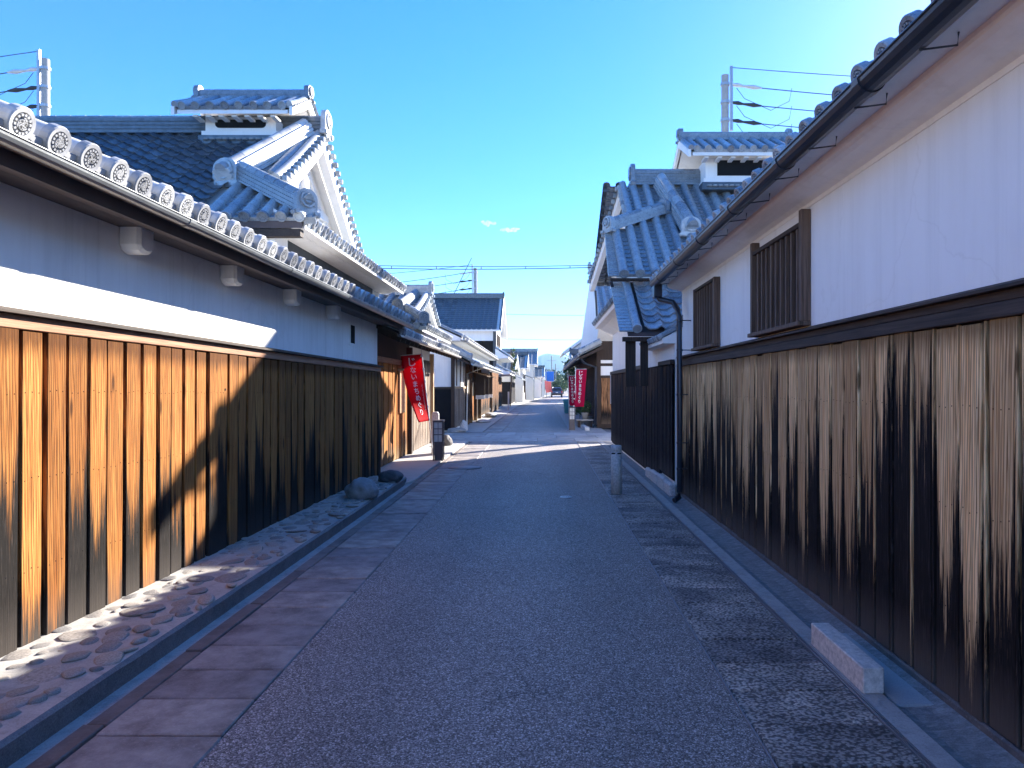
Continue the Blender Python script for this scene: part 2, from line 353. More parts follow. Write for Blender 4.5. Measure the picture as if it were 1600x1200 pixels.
# ------------------------------------------------------------------ helpers
class MB:
    def __init__(s): s.v = []; s.f = []; s.sm = []
    def add(s, vs, fs, smooth=False):
        b = len(s.v); s.v += [V(q) for q in vs]
        for f in fs: s.f.append([b + i for i in f]); s.sm.append(smooth)
        return s
    def box(s, x0, x1, y0, y1, z0, z1):
        return s.add([(x0, y0, z0), (x1, y0, z0), (x1, y1, z0), (x0, y1, z0), (x0, y0, z1), (x1, y0, z1), (x1, y1, z1), (x0, y1, z1)],
                     [(3, 2, 1, 0), (4, 5, 6, 7), (0, 1, 5, 4), (1, 2, 6, 5), (2, 3, 7, 6), (3, 0, 4, 7)])
    def obox(s, c, ax, ay, az):
        c, ax, ay, az = V(c), V(ax), V(ay), V(az)
        vs = [c + ax * i + ay * j + az * k for k in (-1, 1) for j in (-1, 1) for i in (-1, 1)]
        return s.add(vs, [(2, 3, 1, 0), (4, 5, 7, 6), (0, 1, 5, 4), (1, 3, 7, 5), (3, 2, 6, 7), (2, 0, 4, 6)])
    def ext(s, prof, O, A, B, D, cap=True, smooth=False):
        """extrude closed 2D profile (a,b) in axes A,B at O along D"""
        O, A, B, D = V(O), V(A), V(B), V(D); n = len(prof)
        vs = [O + A * a + B * b for a, b in prof]; vs += [q + D for q in vs]
        fs = [(i, (i + 1) % n, n + (i + 1) % n, n + i) for i in range(n)]
        s.add(vs, fs, smooth)
        if cap:
            s.add(vs, [tuple(range(n))[::-1], tuple(range(n, 2 * n))])
        return s
    def tube(s, pts, r, seg=8, cap=True, smooth=True):
        pts = [V(p) for p in pts]; rs = r if isinstance(r, (list, tuple)) else [r] * len(pts)
        rings = []
        for i, p in enumerate(pts):
            d = (pts[min(i + 1, len(pts) - 1)] - pts[max(i - 1, 0)]).normalized()
            up = V((0, 0, 1)) if abs(d.z) < 0.95 else V((1, 0, 0))
            a = d.cross(up).normalized(); b = a.cross(d)
            rings.append([p + (a * math.cos(2 * math.pi * k / seg) + b * math.sin(2 * math.pi * k / seg)) * rs[i] for k in range(seg)])
        vs = [q for rg in rings for q in rg]; fs = []
        for i in range(len(pts) - 1):
            for k in range(seg):
                fs.append((i * seg + k, i * seg + (k + 1) % seg, (i + 1) * seg + (k + 1) % seg, (i + 1) * seg + k))
        s.add(vs, fs, smooth)
        if cap:
            s.add(vs, [tuple(range(seg))[::-1], tuple(range(len(vs) - seg, len(vs)))])
        return s
    def lathe(s, prof, c=(0, 0, 0), seg=20, smooth=True):
        c = V(c); n = len(prof)
        vs = [c + V((r * math.cos(2 * math.pi * k / seg), r * math.sin(2 * math.pi * k / seg), z)) for k in range(seg) for r, z in prof]
        fs = []
        for k in range(seg):
            for i in range(n - 1):
                a = k * n + i; b = ((k + 1) % seg) * n + i
                fs.append((a, b, b + 1, a + 1))
        return s.add(vs, fs, smooth)
    def quad(s, *p): return s.add(p, [tuple(range(len(p)))])
    def poly_prism(s, pts, d):
        pts = [V(p) for p in pts]; d = V(d); n = len(pts)
        s.add(pts + [p + d for p in pts], [tuple(range(n))[::-1], tuple(range(n, 2 * n))] + [(i, (i + 1) % n, n + (i + 1) % n, n + i) for i in range(n)])
        return s
    def mesh(s, name, off=V((0, 0, 0)), bevel=0.0, fix=True):
        me = bpy.data.meshes.new(name)
        me.from_pydata([tuple(q - off) for q in s.v], [], s.f)
        me.polygons.foreach_set('use_smooth', s.sm)
        bm = bmesh.new(); bm.from_mesh(me)
        if bevel:
            bmesh.ops.remove_doubles(bm, verts=bm.verts, dist=1e-5)
            bmesh.ops.bevel(bm, geom=[e for e in bm.edges if e.calc_face_angle(0) > 0.5], offset=bevel, segments=1, affect='EDGES', clamp_overlap=True)
        if fix: bmesh.ops.recalc_face_normals(bm, faces=bm.faces)
        bm.to_mesh(me); bm.free(); me.update()
        return me

def ob(name, me, mat, parent=None, loc=None, mw=None, **props):
    o = bpy.data.objects.new(name, me); COL.objects.link(o)
    if mat is not None and me is not None:
        if not me.materials: me.materials.append(MT[mat])
        elif me.materials[0] != MT[mat]:
            o.material_slots[0].link = 'OBJECT'; o.material_slots[0].material = MT[mat]
    if parent is not None: o.parent = parent
    if mw is not None: o.matrix_basis = mw
    if loc is not None: o.location = loc
    for k, v in props.items():
        if v is not None: o[k] = v
    return o
OFF = {}
def thing(name, label, cat, loc=(0, 0, 0), rz=0.0, group=None):
    o = bpy.data.objects.new(name, None); COL.objects.link(o)
    o.empty_display_size = 0.2
    o.location = loc; o.rotation_euler = (0, 0, rz)
    o['label'] = label; o['category'] = cat
    if group: o['group'] = group
    OFF[o.name] = V(loc) if rz == 0 else V((0, 0, 0))
    return o
def off(p):
    while p.parent is not None: p = p.parent
    return OFF.get(p.name, V((0, 0, 0)))
def part(name, mb, mat, parent, bevel=0.0, **props):
    """mesh in the thing's frame (world coordinates for unrotated things)"""
    return ob(name, mb.mesh(name, off(parent), bevel), mat, parent, **props)
def solo(name, mb, mat, label, cat, base, group=None, bevel=0.0):
    base = V(base)
    return ob(name, mb.mesh(name, base, bevel), mat, None, loc=base, label=label, category=cat, group=group)
def struct(name, mb, mat, bevel=0.0):
    return ob(name, mb.mesh(name, V((0, 0, 0)), bevel), mat, None, kind='structure')
def frame(O, A, B, C):
    m = M.Identity(4)
    for i, a in enumerate((A, B, C)):
        for k in range(3): m[k][i] = a[k]
    for k in range(3): m[k][3] = O[k]
    return m
def inst(name, me, mat, parent, mw, **props):
    mw = mw.copy(); mw.translation = mw.translation - off(parent)
    return ob(name, me, mat, parent, mw=mw, **props)
def sub(name, me, mat, parent, mw):
    return ob(name, me, mat, parent, mw=mw)
def px(x, y, Y):
    """point at distance Y along the street seen at photo pixel (x, y)"""
    return V(((x - 848) / FPX * Y, Y, CAMH + (605 - y) / FPX * Y))

# ------------------------------------------------------------------ roof kit
CACHE = {}
def cover_mesh(L, r):
    key = ('cover', round(L / 0.04), round(r, 3))
    if key in CACHE: return CACHE[key]
    L = max(0.08, round(L / 0.04) * 0.04)
    mb = MB(); n = 7; step = 0.29; s = 0.0
    while s < L - 1e-4:
        e = min(L, s + step); r0, r1 = r * 1.015, r * 0.985
        vs = []
        for q, rr in ((s, r0), (e, r1)):
            for k in range(n):
                a = math.pi * (-0.08 + 1.16 * k / (n - 1))
                vs.append((rr * math.cos(a), q, rr * math.sin(a) * 1.02))
        mb.add(vs, [(k, k + 1, n + k + 1, n + k) for k in range(n - 1)], True)
        mb.add(vs[:n], [tuple(range(n))])
        s = e
    CACHE[key] = mb.mesh('cover_tile', fix=False)
    return CACHE[key]
def disc_mesh(r, detail):
    """round eave end facing -y with raised rim, bead ring and comma swirl"""
    key = ('disc', round(r, 3), detail)
    if key in CACHE: return CACHE[key]
    mb = MB(); seg = 24 if detail else 14
    prof = [(0, -0.004), (r * 0.70, -0.004), (r * 0.74, -0.017), (r * 1.0, -0.019), (r * 1.07, -0.012), (r * 1.07, 0.03)]
    n = len(prof); vs = []
    for k in range(seg):
        a = 2 * math.pi * k / seg
        for rr, d in prof: vs.append((rr * math.cos(a), d, rr * math.sin(a)))
    fs = []
    for k in range(seg):
        for i in range(n - 1):
            a = k * n + i; b = ((k + 1) % seg) * n + i
            fs.append((a, a + 1, b + 1, b))
    mb.add(vs, fs, False)
    if detail:
        for k in range(14):
            a = 2 * math.pi * k / 14; c = V((math.cos(a) * r * 0.58, -0.011, math.sin(a) * r * 0.58)); q = r * 0.075
            mb.obox(c, V((math.cos(a), 0, math.sin(a))) * q, (0, 0.009, 0), V((-math.sin(a), 0, math.cos(a))) * q)
        for k in range(3):
            a0 = 2 * math.pi * k / 3; prev = None
            for j in range(5):
                a = a0 + j * 0.42; rad = r * (0.16 + 0.055 * j); w = r * (0.13 - 0.022 * j)
                c = V((math.cos(a) * rad, -0.011, math.sin(a) * rad))
                mb.obox(c, V((math.cos(a), 0, math.sin(a))) * w, (0, 0.009, 0), V((-math.sin(a), 0, math.cos(a))) * r * 0.10)
    CACHE[key] = mb.mesh('tile_end', fix=False)
    return CACHE[key]
def hongawara(par, O, U, S, width, rng, sp=0.24, r=0.07, tmat='tile', emat='tile_end', ends=True, detail=False, pan=True, first=0.5, lip=0.05):
    """alternating round cover tiles and flat pan tiles; rng(u) gives the slope range (s0, s1)"""
    O, U, S = V(O), V(U).normalized(), V(S).normalized()
    N = U.cross(S)
    if N.z < 0: N = -N
    right = U if U.cross(S).dot(N) > 0 else -U
    k = 0; u = sp * first
    pb = MB()
    while u <= width + 1e-6:
        s0, s1 = rng(u)
        if s1 - s0 > 0.1:
            mw = frame(O + U * (u + random.uniform(-.005, .005)) + S * (s0 + random.uniform(-.006, .006)) + N * random.uniform(-.004, .004), right, S, N)
            t = inst('cover_tile', cover_mesh(s1 - s0, r), tmat, par, mw)
            if ends: sub('tile_end', disc_mesh(r, detail), emat, t, M.Translation((0, -0.004, r * 0.12)) @ M.Rotation(random.uniform(-0.5, 0.5), 4, 'Y'))
        um = u + sp * 0.5
        if ends and pan and um < width:
            q0 = rng(min(um, width))[0]
            c = O + U * um + S * (q0 + 0.012) - N * (lip + 0.005)
            pb.obox(c, U * (sp * 0.5 - r * 0.55), S * 0.008, N * lip)
        s0, s1 = rng(min(um, width))
        if pan and s1 - s0 > 0.1 and um < width + sp * 0.5:
            s = s0; c = 0
            while s < s1 - 1e-4:
                e = min(s1, s + 0.17); vs = []
                for q, lift in ((s, 0.02), (e, 0.0)):
                    for j in range(5):
                        f = -1 + j * 0.5
                        vs.append(O + U * (um + f * sp * 0.42) + S * q + N * (lift - 0.035 + 0.035 * f * f))
                pb.add(vs, [(j, j + 1, 6 + j, 5 + j) for j in range(4)], False)
                pb.add([v - N * (0.025 if i < 5 else 0) for i, v in enumerate(vs[:5] + vs[:5])], [(j, j + 1, 6 + j, 5 + j) for j in range(4)])
                s = e
        u += sp
    if pan and pb.v: part('pan_tiles', pb, tmat, par, kind='stuff')

def pantile_mesh(w, l):
    key = ('pant', w, l)
    if key in CACHE: return CACHE[key]
    mb = MB(); n = 9; vs = []
    for q, lift in ((0, 0.036), (l * 1.12, 0.004)):
        for k in range(n):
            f = k / (n - 1)
            h = 0.030 * math.cos(2 * math.pi * (f * 0.98 + 0.02)) + 0.012 * math.cos(4 * math.pi * f)
            vs.append(((f - 0.5) * w * 1.06, q, lift + h))
    low = [(a, b, c - 0.022) for a, b, c in vs[:n]]
    mb.add(vs, [(k, k + 1, n + k + 1, n + k) for k in range(n - 1)], True)
    mb.add(vs[:n] + low, [(k, k + 1, n + k + 1, n + k) for k in range(n - 1)])
    CACHE[key] = mb.mesh('pantile', fix=False)
    return CACHE[key]
def pantiles(par, O, U, S, width, rng, w=0.27, l=0.235, tmat='tile_dark', limit=300, near=None):
    O, U, S = V(O), V(U).normalized(), V(S).normalized()
    N = U.cross(S)
    if N.z < 0: N = -N
    right = U if U.cross(S).dot(N) > 0 else -U
    me = pantile_mesh(w, l); lst = []
    for i in range(int(width / w)):
        u = (i + 0.5) * w; s0, s1 = rng(u); s = s0
        while s < s1 - l * 0.4:
            lst.append(frame(O + U * u + S * s + N * random.uniform(-0.003, 0.004), right, S, N)); s += l
    if near is not None: lst.sort(key=lambda m: (m.translation - V(near)).length)
    for m in lst[:limit]: inst('pantile', me, tmat, par, m)
    if len(lst) > limit:
        vs0 = [v.co.copy() for v in me.vertices]; fs0 = [tuple(p.vertices) for p in me.polygons]
        mb = MB()
        for m in lst[limit:]: mb.add([m @ v for v in vs0], fs0, True)
        o = ob('pantile_field', mb.mesh('pantile_field', off(par), fix=False), tmat, par, kind='stuff')

def oni_mesh(w, h):
    key = ('oni', w, h)
    if key in CACHE: return CACHE[key]
    mb = MB(); prof = [(-w * 0.62, 0), (w * 0.62, 0), (w * 0.66, h * 0.12), (w * 0.5, h * 0.22), (w * 0.5, h * 0.66)]
    prof += [(w * 0.5 * math.cos(a), h * 0.66 + h * 0.34 * math.sin(a)) for a in [math.pi * k / 8 for k in range(1, 8)]]
    prof += [(-w * 0.5, h * 0.66), (-w * 0.5, h * 0.22), (-w * 0.66, h * 0.12)]
    mb.ext(prof, (0, 0, 0), (1, 0, 0), (0, 0, 1), (0, 0.09, 0))
    seg = 12; c = V((0, 0, h * 0.6))
    for ra, rb, y0 in ((w * 0.36, w * 0.27, -0.03), (w * 0.17, w * 0.05, -0.035)):
        vs = []
        for k in range(seg):
            a = 2 * math.pi * k / seg; d = V((math.cos(a), 0, math.sin(a)))
            vs += [c + d * ra, c + d * ra + V((0, y0, 0)), c + d * rb + V((0, y0, 0)), c + d * rb]
        mb.add(vs, [(k * 4 + i, k * 4 + i + 1, ((k + 1) % seg) * 4 + i + 1, ((k + 1) % seg) * 4 + i) for k in range(seg) for i in range(3)])
    for q in (-1, 1):
        mb.obox((q * w * 0.45, -0.012, h * 0.1), (w * 0.13, 0, 0), (0, 0.02, 0), (0, 0, h * 0.07))
    CACHE[key] = mb.mesh('ridge_end_tile')
    return CACHE[key]
def ridge(par, A, B, w=0.26, h=0.3, layers=4, tmat='tile', capmat=None, end='A', capr=0.075, endmat=None, ew=None, name='ridge'):
    """stacked flat ridge tiles from A to B under a row of round caps; ornament at the chosen end(s)"""
    A, B = V(A), V(B); D = (B - A); L = D.length; d = D.normalized()
    side = d.cross(V((0, 0, 1))).normalized(); up = side.cross(d)
    mb = MB(); lh = h / layers
    for i in range(layers):
        ww = w * (1.0 - 0.13 * i / layers) * 0.5
        z0 = i * lh
        mb.ext([(-ww, z0), (ww, z0), (ww, z0 + lh * 0.62), (ww * 0.86, z0 + lh * 0.66), (ww * 0.86, z0 + lh), (-ww * 0.86, z0 + lh), (-ww * 0.86, z0 + lh * 0.66), (-ww, z0 + lh * 0.62)], A, side, up, D)
    ro = part(name, mb, tmat, par)
    n = max(1, int(L / 0.28)); st = L / n
    me = cover_mesh(st, capr)
    loc = A - off(par)
    for i in range(n):
        m = frame(loc + d * (i * st) + up * (h - 0.01), side, d, up)
        sub('cap_tile', me, capmat or tmat, ro, m)
    ew = ew or w * 1.25
    for e in end:
        P, dd = (A, d) if e == 'A' else (B, -d)
        hd = V((dd.x, dd.y, 0)).normalized()
        sd = hd.cross(V((0, 0, 1)))
        m = frame(P - off(par) - hd * 0.05 - V((0, 0, h * 0.12)), sd, hd, V((0, 0, 1)))
        sub('ridge_end_tile', oni_mesh(round(ew, 2), round(h * 1.5 + 0.06, 2)), endmat or tmat, ro, m)
    return ro
def gutter(par, pts_a, pts_b, r, mat, name='gutter', seam=1.8):
    A, B = V(pts_a), V(pts_b); d = (B - A).normalized(); side = d.cross(V((0, 0, 1))).normalized()
    prof = [(r * math.cos(a), r * math.sin(a)) for a in [math.pi + math.pi * k / 8 for k in range(9)]]
    prof += [(r * 0.86 * math.cos(a), r * 0.86 * math.sin(a)) for a in [2 * math.pi - math.pi * k / 8 for k in range(9)]]
    mb = MB().ext(prof, A, side, V((0, 0, 1)), B - A, True, False)
    for q in (-1, 1): mb.tube([A + side * r * q, B + side * r * q], r * 0.11, 6)
    g = part(name, mb, mat, par)
    L = (B - A).length; s = 0.5
    while s < L:
        c = MB(); prof2 = [(a * 1.1, b * 1.1) for a, b in prof[:9]] + [(a * 1.1, b * 1.1) for a, b in prof[9:]]
        c.ext(prof2, A + d * s, side, V((0, 0, 1)), d * 0.07)
        part('gutter_joint', c, mat, g); s += seam
    return g
def boards(par, wallx, out, y0, y1, z0, z1, sp, bw, th, mat, jitter=0.006):
    """vertical boards along +y on the plane x=wallx, proud towards `out` (+1 / -1)"""
    n = int((y1 - y0) / sp); meshes = []
    for wv in (bw * 0.94, bw, bw * 1.04):
        for q in range(2):
            m = MB().box(0, th, -wv / 2, wv / 2, 0, z1 - z0)
            meshes.append(m.mesh('board', bevel=0.0035))
    for me in meshes: me.materials.append(MT[mat])
    nails = MB()
    for i in range(n + 1):
        y = y0 + (i + 0.5) * sp
        if y > y1: break
        me = random.choice(meshes)
        zb = z0 + random.uniform(-0.012, 0.006)
        dx = random.uniform(0, jitter) + (0.006 if i % 2 else 0.0)
        x = wallx + (0.006 + dx if out > 0 else -th - 0.006 - dx)
        o = ob('board', me, None, par, loc=V((x, y + random.uniform(-0.006, 0.006), zb)) - off(par))
        xf = wallx + out * (th + 0.006 + dx)
        for zz in (z0 + 1.40, z0 + 0.92, z0 + 0.42):
            if zz > z1 - 0.1: continue
            for f in (-0.32, 0.0, 0.32):
                wob = random.uniform(-0.012, 0.012)
                nails.box(xf - 0.0015, xf + 0.0015, y + f * bw - 0.002, y + f * bw + 0.002, zz - 0.003 + wob, zz + 0.003 + wob)
    return nails
def lowbox(par, name, mat, x0, x1, y0, y1, z0, z1, bevel=0.0, **kw):
    return part(name, MB().box(x0, x1, y0, y1, z0, z1), mat, par, bevel, **kw)

# ================================================================== SETTING
BEND = 58.0
def cx(Y): return 0.045 * max(0.0, Y - BEND)
struct('ground', MB().quad((-5000, -400, -0.045), (5000, -400, -0.045), (5000, 5200, -0.045), (-5000, 5200, -0.045)), 'earth')
rd = MB()
def strip(mb, x0, x1, ys, z):
    for a, b in zip(ys[:-1], ys[1:]):
        mb.quad((x0 + cx(a), a, z), (x1 + cx(a), a, z), (x1 + cx(b), b, z), (x0 + cx(b), b, z))
strip(rd, -1.416, 0.945, [-6, 20.15], 0.0)
strip(rd, -1.416, 0.945, [24.25, BEND, 80, 110, 150, 260], 0.0)
struct('road', rd, 'asphalt')

def slab_mesh(w, l, t, bev):
    return MB().box(-w / 2, w / 2, -l / 2, l / 2, -t, 0).mesh('paving_slab', bevel=bev)
# left slab band
pl = struct('pavement_left', MB().box(-2.0, -1.41, -6, 20.15, -0.04, -0.012), 'concrete_face')
SL = 0.368
ms = [slab_mesh(0.566, SL - g, 0.05, 0.006) for g in (0.010, 0.014, 0.018)]
y = -2.0
while y < 19.9:
    ob('paving_slab', random.choice(ms), 'slab_left', pl, loc=(-1.704 + random.uniform(-.003, .003), y + SL / 2, 0.006 + random.uniform(-0.003, 0.004)), ).rotation_euler = (random.uniform(-.004, .004), random.uniform(-.004, .004), random.uniform(-.004, .004))
    y += SL
kb = struct('kerb_left', MB().box(-2.10, -2.0, -6, 20.15, -0.04, -0.014), 'concrete_face')
mk_ = [slab_mesh(0.098, l, 0.05, 0.005) for l in (0.88, 0.90)]
y = -2.2
while y < 19.6:
    ob('kerb_stone', random.choice(mk_), 'kerb', kb, loc=(-2.051 + random.uniform(-.003, .003), y + 0.45, 0.004 + random.uniform(-0.003, 0.004)))
    y += 0.91
struct('gutter_strip_left', MB().box(-2.22, -2.104, -6, 20.15, -0.04, -0.006), 'concrete')

# right slab band
pr = struct('pavement_right', MB().box(0.955, 1.57, -6, 20.15, -0.04, -0.014), 'concrete_face')
ms = [slab_mesh(0.602, SL - g, 0.05, 0.005) for g in (0.008, 0.012, 0.02)]
y = -1.9
while y < 19.8:
    ob('paving_slab', random.choice(ms), 'slab_right', pr, loc=(1.262, y + SL / 2, 0.006 + random.uniform(-0.003, 0.004))).rotation_euler = (random.uniform(-.005, .005), random.uniform(-.005, .005), 0)
    y += SL
edge = struct('steel_edging', MB().box(0.9465, 0.953, -6, 20.1, -0.03, 0.008), 'rail')
ob('drain_rail', MB().box(1.567, 1.574, -6, 20.1, -0.03, 0.012).mesh('drain_rail'), 'rail', edge)
ob('drain_rail', MB().box(1.583, 1.589, -6, 20.1, -0.03, 0.012).mesh('drain_rail'), 'rail', edge)
gs = MB()
prof = [(1.592, 0.012), (1.70, 0.016), (1.708, 0.004), (1.76, -0.004), (1.86, 0.0), (1.95, 0.016), (2.06, 0.035)]
m1 = MB(); m2 = MB()
ysn = [-6 + 0.5 * i for i in range(53)]
for a, b in zip(ysn[:-1], ysn[1:]):
    for (xa, za), (xb, zb) in zip(prof[:-1], prof[1:]):
        (m1 if xb < 1.705 else m2).quad((xa, a, za), (xb, a, zb), (xb, b, zb), (xa, b, za))
struct('gutter_kerb_right', m1, 'concrete')
struct('gutter_right', m2, 'concrete_dark')
struct('concrete_patch', MB().box(1.725, 1.90, 3.45, 4.45, -0.01, 0.009), 'patch')

# crossing of big pale slabs and the far road margins
cr = struct('crossing', MB().box(-9.0, 9.0, 20.16, 24.24, -0.04, -0.010), 'concrete_face')
row = 0; y = 20.18
for dl in (1.35, 1.35, 1.33):
    x = -8.8 - 0.37 * row
    while x < 8.8:
        w = random.choice((0.95, 1.1, 1.25))
        ob('paving_slab', MB().box(0, w - 0.016, 0, dl - 0.014, -0.05, 0).mesh('paving_slab', bevel=0.004), 'slab_cross', cr, loc=(x, y, 0.006 + random.uniform(-.003, .003)))
        x += w
    y += dl; row += 1
pf = MB(); strip(pf, -2.05, -1.42, [24.26, BEND, 80, 110, 150], 0.004)
fl = struct('pavement_far_left', pf, 'concrete_face')
ms = [slab_mesh(0.60, 1.18, 0.05, 0.005)]
y = 24.3
while y < 56:
    ob('paving_slab', ms[0], 'slab_left', fl, loc=(-1.735, y + 0.6, 0.012 + random.uniform(-0.002, 0.002))); y += 1.2
pf = MB(); strip(pf, 0.95, 2.2, [24.26, BEND, 80, 110, 150], 0.006); struct('pavement_far_right', pf, 'concrete')
pf = MB(); strip(pf, -3.2, -2.06, [24.26, BEND, 80, 110, 150], 0.02); struct('apron_far_left', pf, 'apron')
struct('apron_gate', MB().poly_prism([(-3.3, 11.1, -0.02), (-2.23, 11.1, -0.02), (-2.10, 11.6, -0.02), (-2.10, 20.1, -0.02), (-3.3, 20.1, -0.02)], (0, 0, 0.055)), 'apron', 0.008)

# hill far away
hb = MB(); nx, ny = 90, 24
def hill_h(X):
    def g(c, w, h): return h * math.exp(-abs((X - c) / w) ** 2.6)
    return g(28, 95, 62) + g(-60, 150, 66) + g(190, 190, 62) + g(-420, 260, 70) + g(620, 330, 75) + g(-1100, 500, 95) + g(1500, 600, 90) + 9 * math.sin(X * 0.013) + 3 * math.sin(X * 0.061 + 1)
import mathutils
xs = sorted([-2600 + 5200 * i / 60 for i in range(61)] + [-260 + 520 * i / 80 for i in range(81)])
nx = len(xs); vs = []
for j in range(ny):
    f = j / (ny - 1); Yd = 2250 + f * 900
    prof_ = math.sin(math.pi * min(1, f * 1.0)) ** 0.8 if 0 < f < 1 else 0
    for X in xs:
        nz = mathutils.noise.noise(V((X * 0.012, Yd * 0.012, 3))) * 7 + mathutils.noise.noise(V((X * 0.06, Yd * 0.06, 9))) * 2.4
        vs.append((X, Yd, -1 + max(0, hill_h(X)) * prof_ * 0.86 + nz * prof_))
hb.add(vs, [(j * nx + i, j * nx + i + 1, (j + 1) * nx + i + 1, (j + 1) * nx + i) for j in range(ny - 1) for i in range(nx - 1)], True)
struct('hill', hb, 'hill')

# stone ledge under the left house
LA, LB = V((-2.887, 3.78, 0)), V((-2.76, 11.3, 0))
def wx(Y): return LA.x + (Y - LA.y) / (LB.y - LA.y) * (LB.x - LA.x)
led = MB(); rows = []
for i in range(141):
    Y = -3 + i * 0.1025
    n = mathutils.noise.noise(V((Y * 3, 0, 0))) * 0.012 + mathutils.noise.noise(V((Y * 11, 5, 0))) * 0.006
    xo = -2.175 + n
    rows.append([(wx(Y) - 0.08, Y, 0.135), (wx(Y) + 0.22, Y, 0.135 + n * 0.4), (xo - 0.12, Y, 0.126 + n * .5), (xo - 0.02, Y, 0.118 + n), (xo, Y, 0.10), (xo - 0.018 - n, Y, -0.03)])
vs = [q for r_ in rows for q in r_]
led.add(vs, [(i * 6 + k, i * 6 + k + 1, (i + 1) * 6 + k + 1, (i + 1) * 6 + k) for i in range(140) for k in range(3)], False)
ledge = struct('stone_ledge', led, 'mortar')
lf = MB(); lf.add(vs, [(i * 6 + k, i * 6 + k + 1, (i + 1) * 6 + k + 1, (i + 1) * 6 + k) for i in range(140) for k in (3, 4)], False)
ob('ledge_face', lf.mesh('ledge_face'), 'concrete_face', ledge)
def pebble(sd, sub_=2):
    bm = bmesh.new(); bmesh.ops.create_icosphere(bm, subdivisions=sub_, radius=1.0)
    for v in bm.verts:
        n = mathutils.noise.noise(v.co * 1.3 + V((sd * 7.1, sd, 0))) * 0.28 + mathutils.noise.noise(v.co * 3.1 + V((sd, 0, sd * 3))) * 0.08
        v.co *= 1 + n
        if v.co.z > 0.45: v.co.z = 0.45 + (v.co.z - 0.45) * 0.35
    me = bpy.data.meshes.new('stone'); bm.to_mesh(me); bm.free()
    for p in me.polygons: p.use_smooth = True
    return me
pebs = [pebble(k) for k in range(6)]
placed = []; tries = 0
while len(placed) < 290 and tries < 9000:
    tries += 1
    Y = 1.2 + 9.8 * random.random() ** 1.0; X = random.uniform(wx(Y) + 0.07, -2.21)
    a = random.choice((0.05, 0.07, 0.085, 0.10, 0.12, 0.14)) * (1.0 if len(placed) < 150 else 0.7); b = a * random.uniform(0.55, 0.9)
    if any((X - q[0]) ** 2 / 0.7 + (Y - q[1]) ** 2 < ((a + q[2]) * 0.78) ** 2 for q in placed): continue
    if X + b > -2.19: continue
    placed.append((X, Y, a))
    o = ob('stone', random.choice(pebs), 'cobble', ledge)
    o.location = (X, Y, 0.128 + random.uniform(-0.008, 0.004)); o.rotation_euler = (random.uniform(-.15, .15), random.uniform(-.15, .15), random.uniform(-0.6, 0.6))
    o.scale = (b, a, random.uniform(0.016, 0.03))

# ================================================================== LEFT LOW HOUSE
L1 = thing('low_plaster_house', 'long low white plaster house with sunlit amber board cladding and round end tiles', 'house', (-2.951, 0, 0.026), -math.atan2(0.127, 7.52))
L1.rotation_euler.x = -0.0075
part('wall', MB().box(-2.6, 0, -3, 11.8, 0, 2.72), 'plaster_old', L1)
lowbox(L1, 'board_backing', 'backing', 0.001, 0.006, -3, 11.78, 0.12, 1.87)
nl = boards(L1, 0.006, 1, -3, 11.79, 0.125, 1.865, 0.19, 0.162, 0.030, 'board_left', 0.012)
part('nail_rows', nl, 'black', L1, kind='stuff')
lowbox(L1, 'corner_post', 'post_dark', -0.02, 0.045, 11.76, 11.84, 0.12, 1.94)
lowbox(L1, 'rail_beam', 'beam_orange', 0.0, 0.062, -3, 11.82, 1.868, 1.942, 0.004)
part('rail_cap', MB().ext([(0.0, 0.0), (0.105, 0.0), (0.105, 0.014), (0.0, 0.042)], (0, -3, 1.945), (1, 0, 0), (0, 0, 1), (0, 14.84, 0)), 'beam_dark', L1)
for yy, zz in ((4.18, 1.55), (6.25, 1.55), (4.18, 0.44), (6.25, 0.46), (8.4, 1.5), (8.4, 0.5)):
    mp = part('metal_plate', MB().box(0.037, 0.044, yy - 0.016, yy + 0.016, zz - 0.08, zz + 0.08), 'steel', L1, 0.002)
    part('bolt', MB().box(0.0445, 0.05, yy - 0.008, yy + 0.008, zz - 0.01, zz + 0.01), 'black', mp)
# plaster corbels
cb = [(-0.095, 0.42), (-0.095, 0.05)] + [(-0.095 * math.cos(a), 0.05 - 0.055 * math.sin(a)) for a in [math.pi * k / 8 for k in range(1, 8)]] + [(0.095, 0.05), (0.095, 0.42)]
for yy in (0.4, 1.9, 3.4, 4.88, 6.33, 7.78, 9.23):
    part('corbel', MB().ext(cb, (-0.01, yy, 2.48), (0, 1, 0), (0, 0, 1), (0.155, 0, 0)), 'plaster_old', L1, 0.022)
# vent
vt = part('vent_window', MB().box(0.0, 0.012, 10.18, 10.46, 2.2, 2.53), 'plaster_old', L1)
part('opening', MB().box(0.0125, 0.016, 10.22, 10.42, 2.24, 2.50), 'black', vt)
# roof
pt = 0.40; cS, sS = math.cos(math.atan(pt)), math.sin(math.atan(pt))
part('soffit', MB().ext([(-0.02, 2.70), (0.42, 2.565), (0.42, 2.65), (-0.02, 2.83)], (0, -3.1, 0), (1, 0, 0), (0, 0, 1), (0, 15.05, 0)), 'soffit', L1)
part('roof_deck', MB().ext([(0.47, 2.645), (0.47, 2.70), (-1.35, 2.70 + 1.82 * pt), (-3.1, 2.70), (-3.1, 2.645)], (0, -3.15, 0), (1, 0, 0), (0, 0, 1), (0, 15.15, 0)), 'soffit', L1)
hongawara(L1, (0.52, -3.1, 2.735), (0, 1, 0), (-cS, 0, sS), 15.05, lambda u: (0, 1.9), 0.238, 0.074, 'tile_end', 'tile_end', True, True)
lowbox(L1, 'sun_stop_board', 'soffit', 0.470, 0.492, -3.1, 11.95, 2.628, 2.70)  # added board hidden behind the gutter, blocks sun slits under the eave tiles
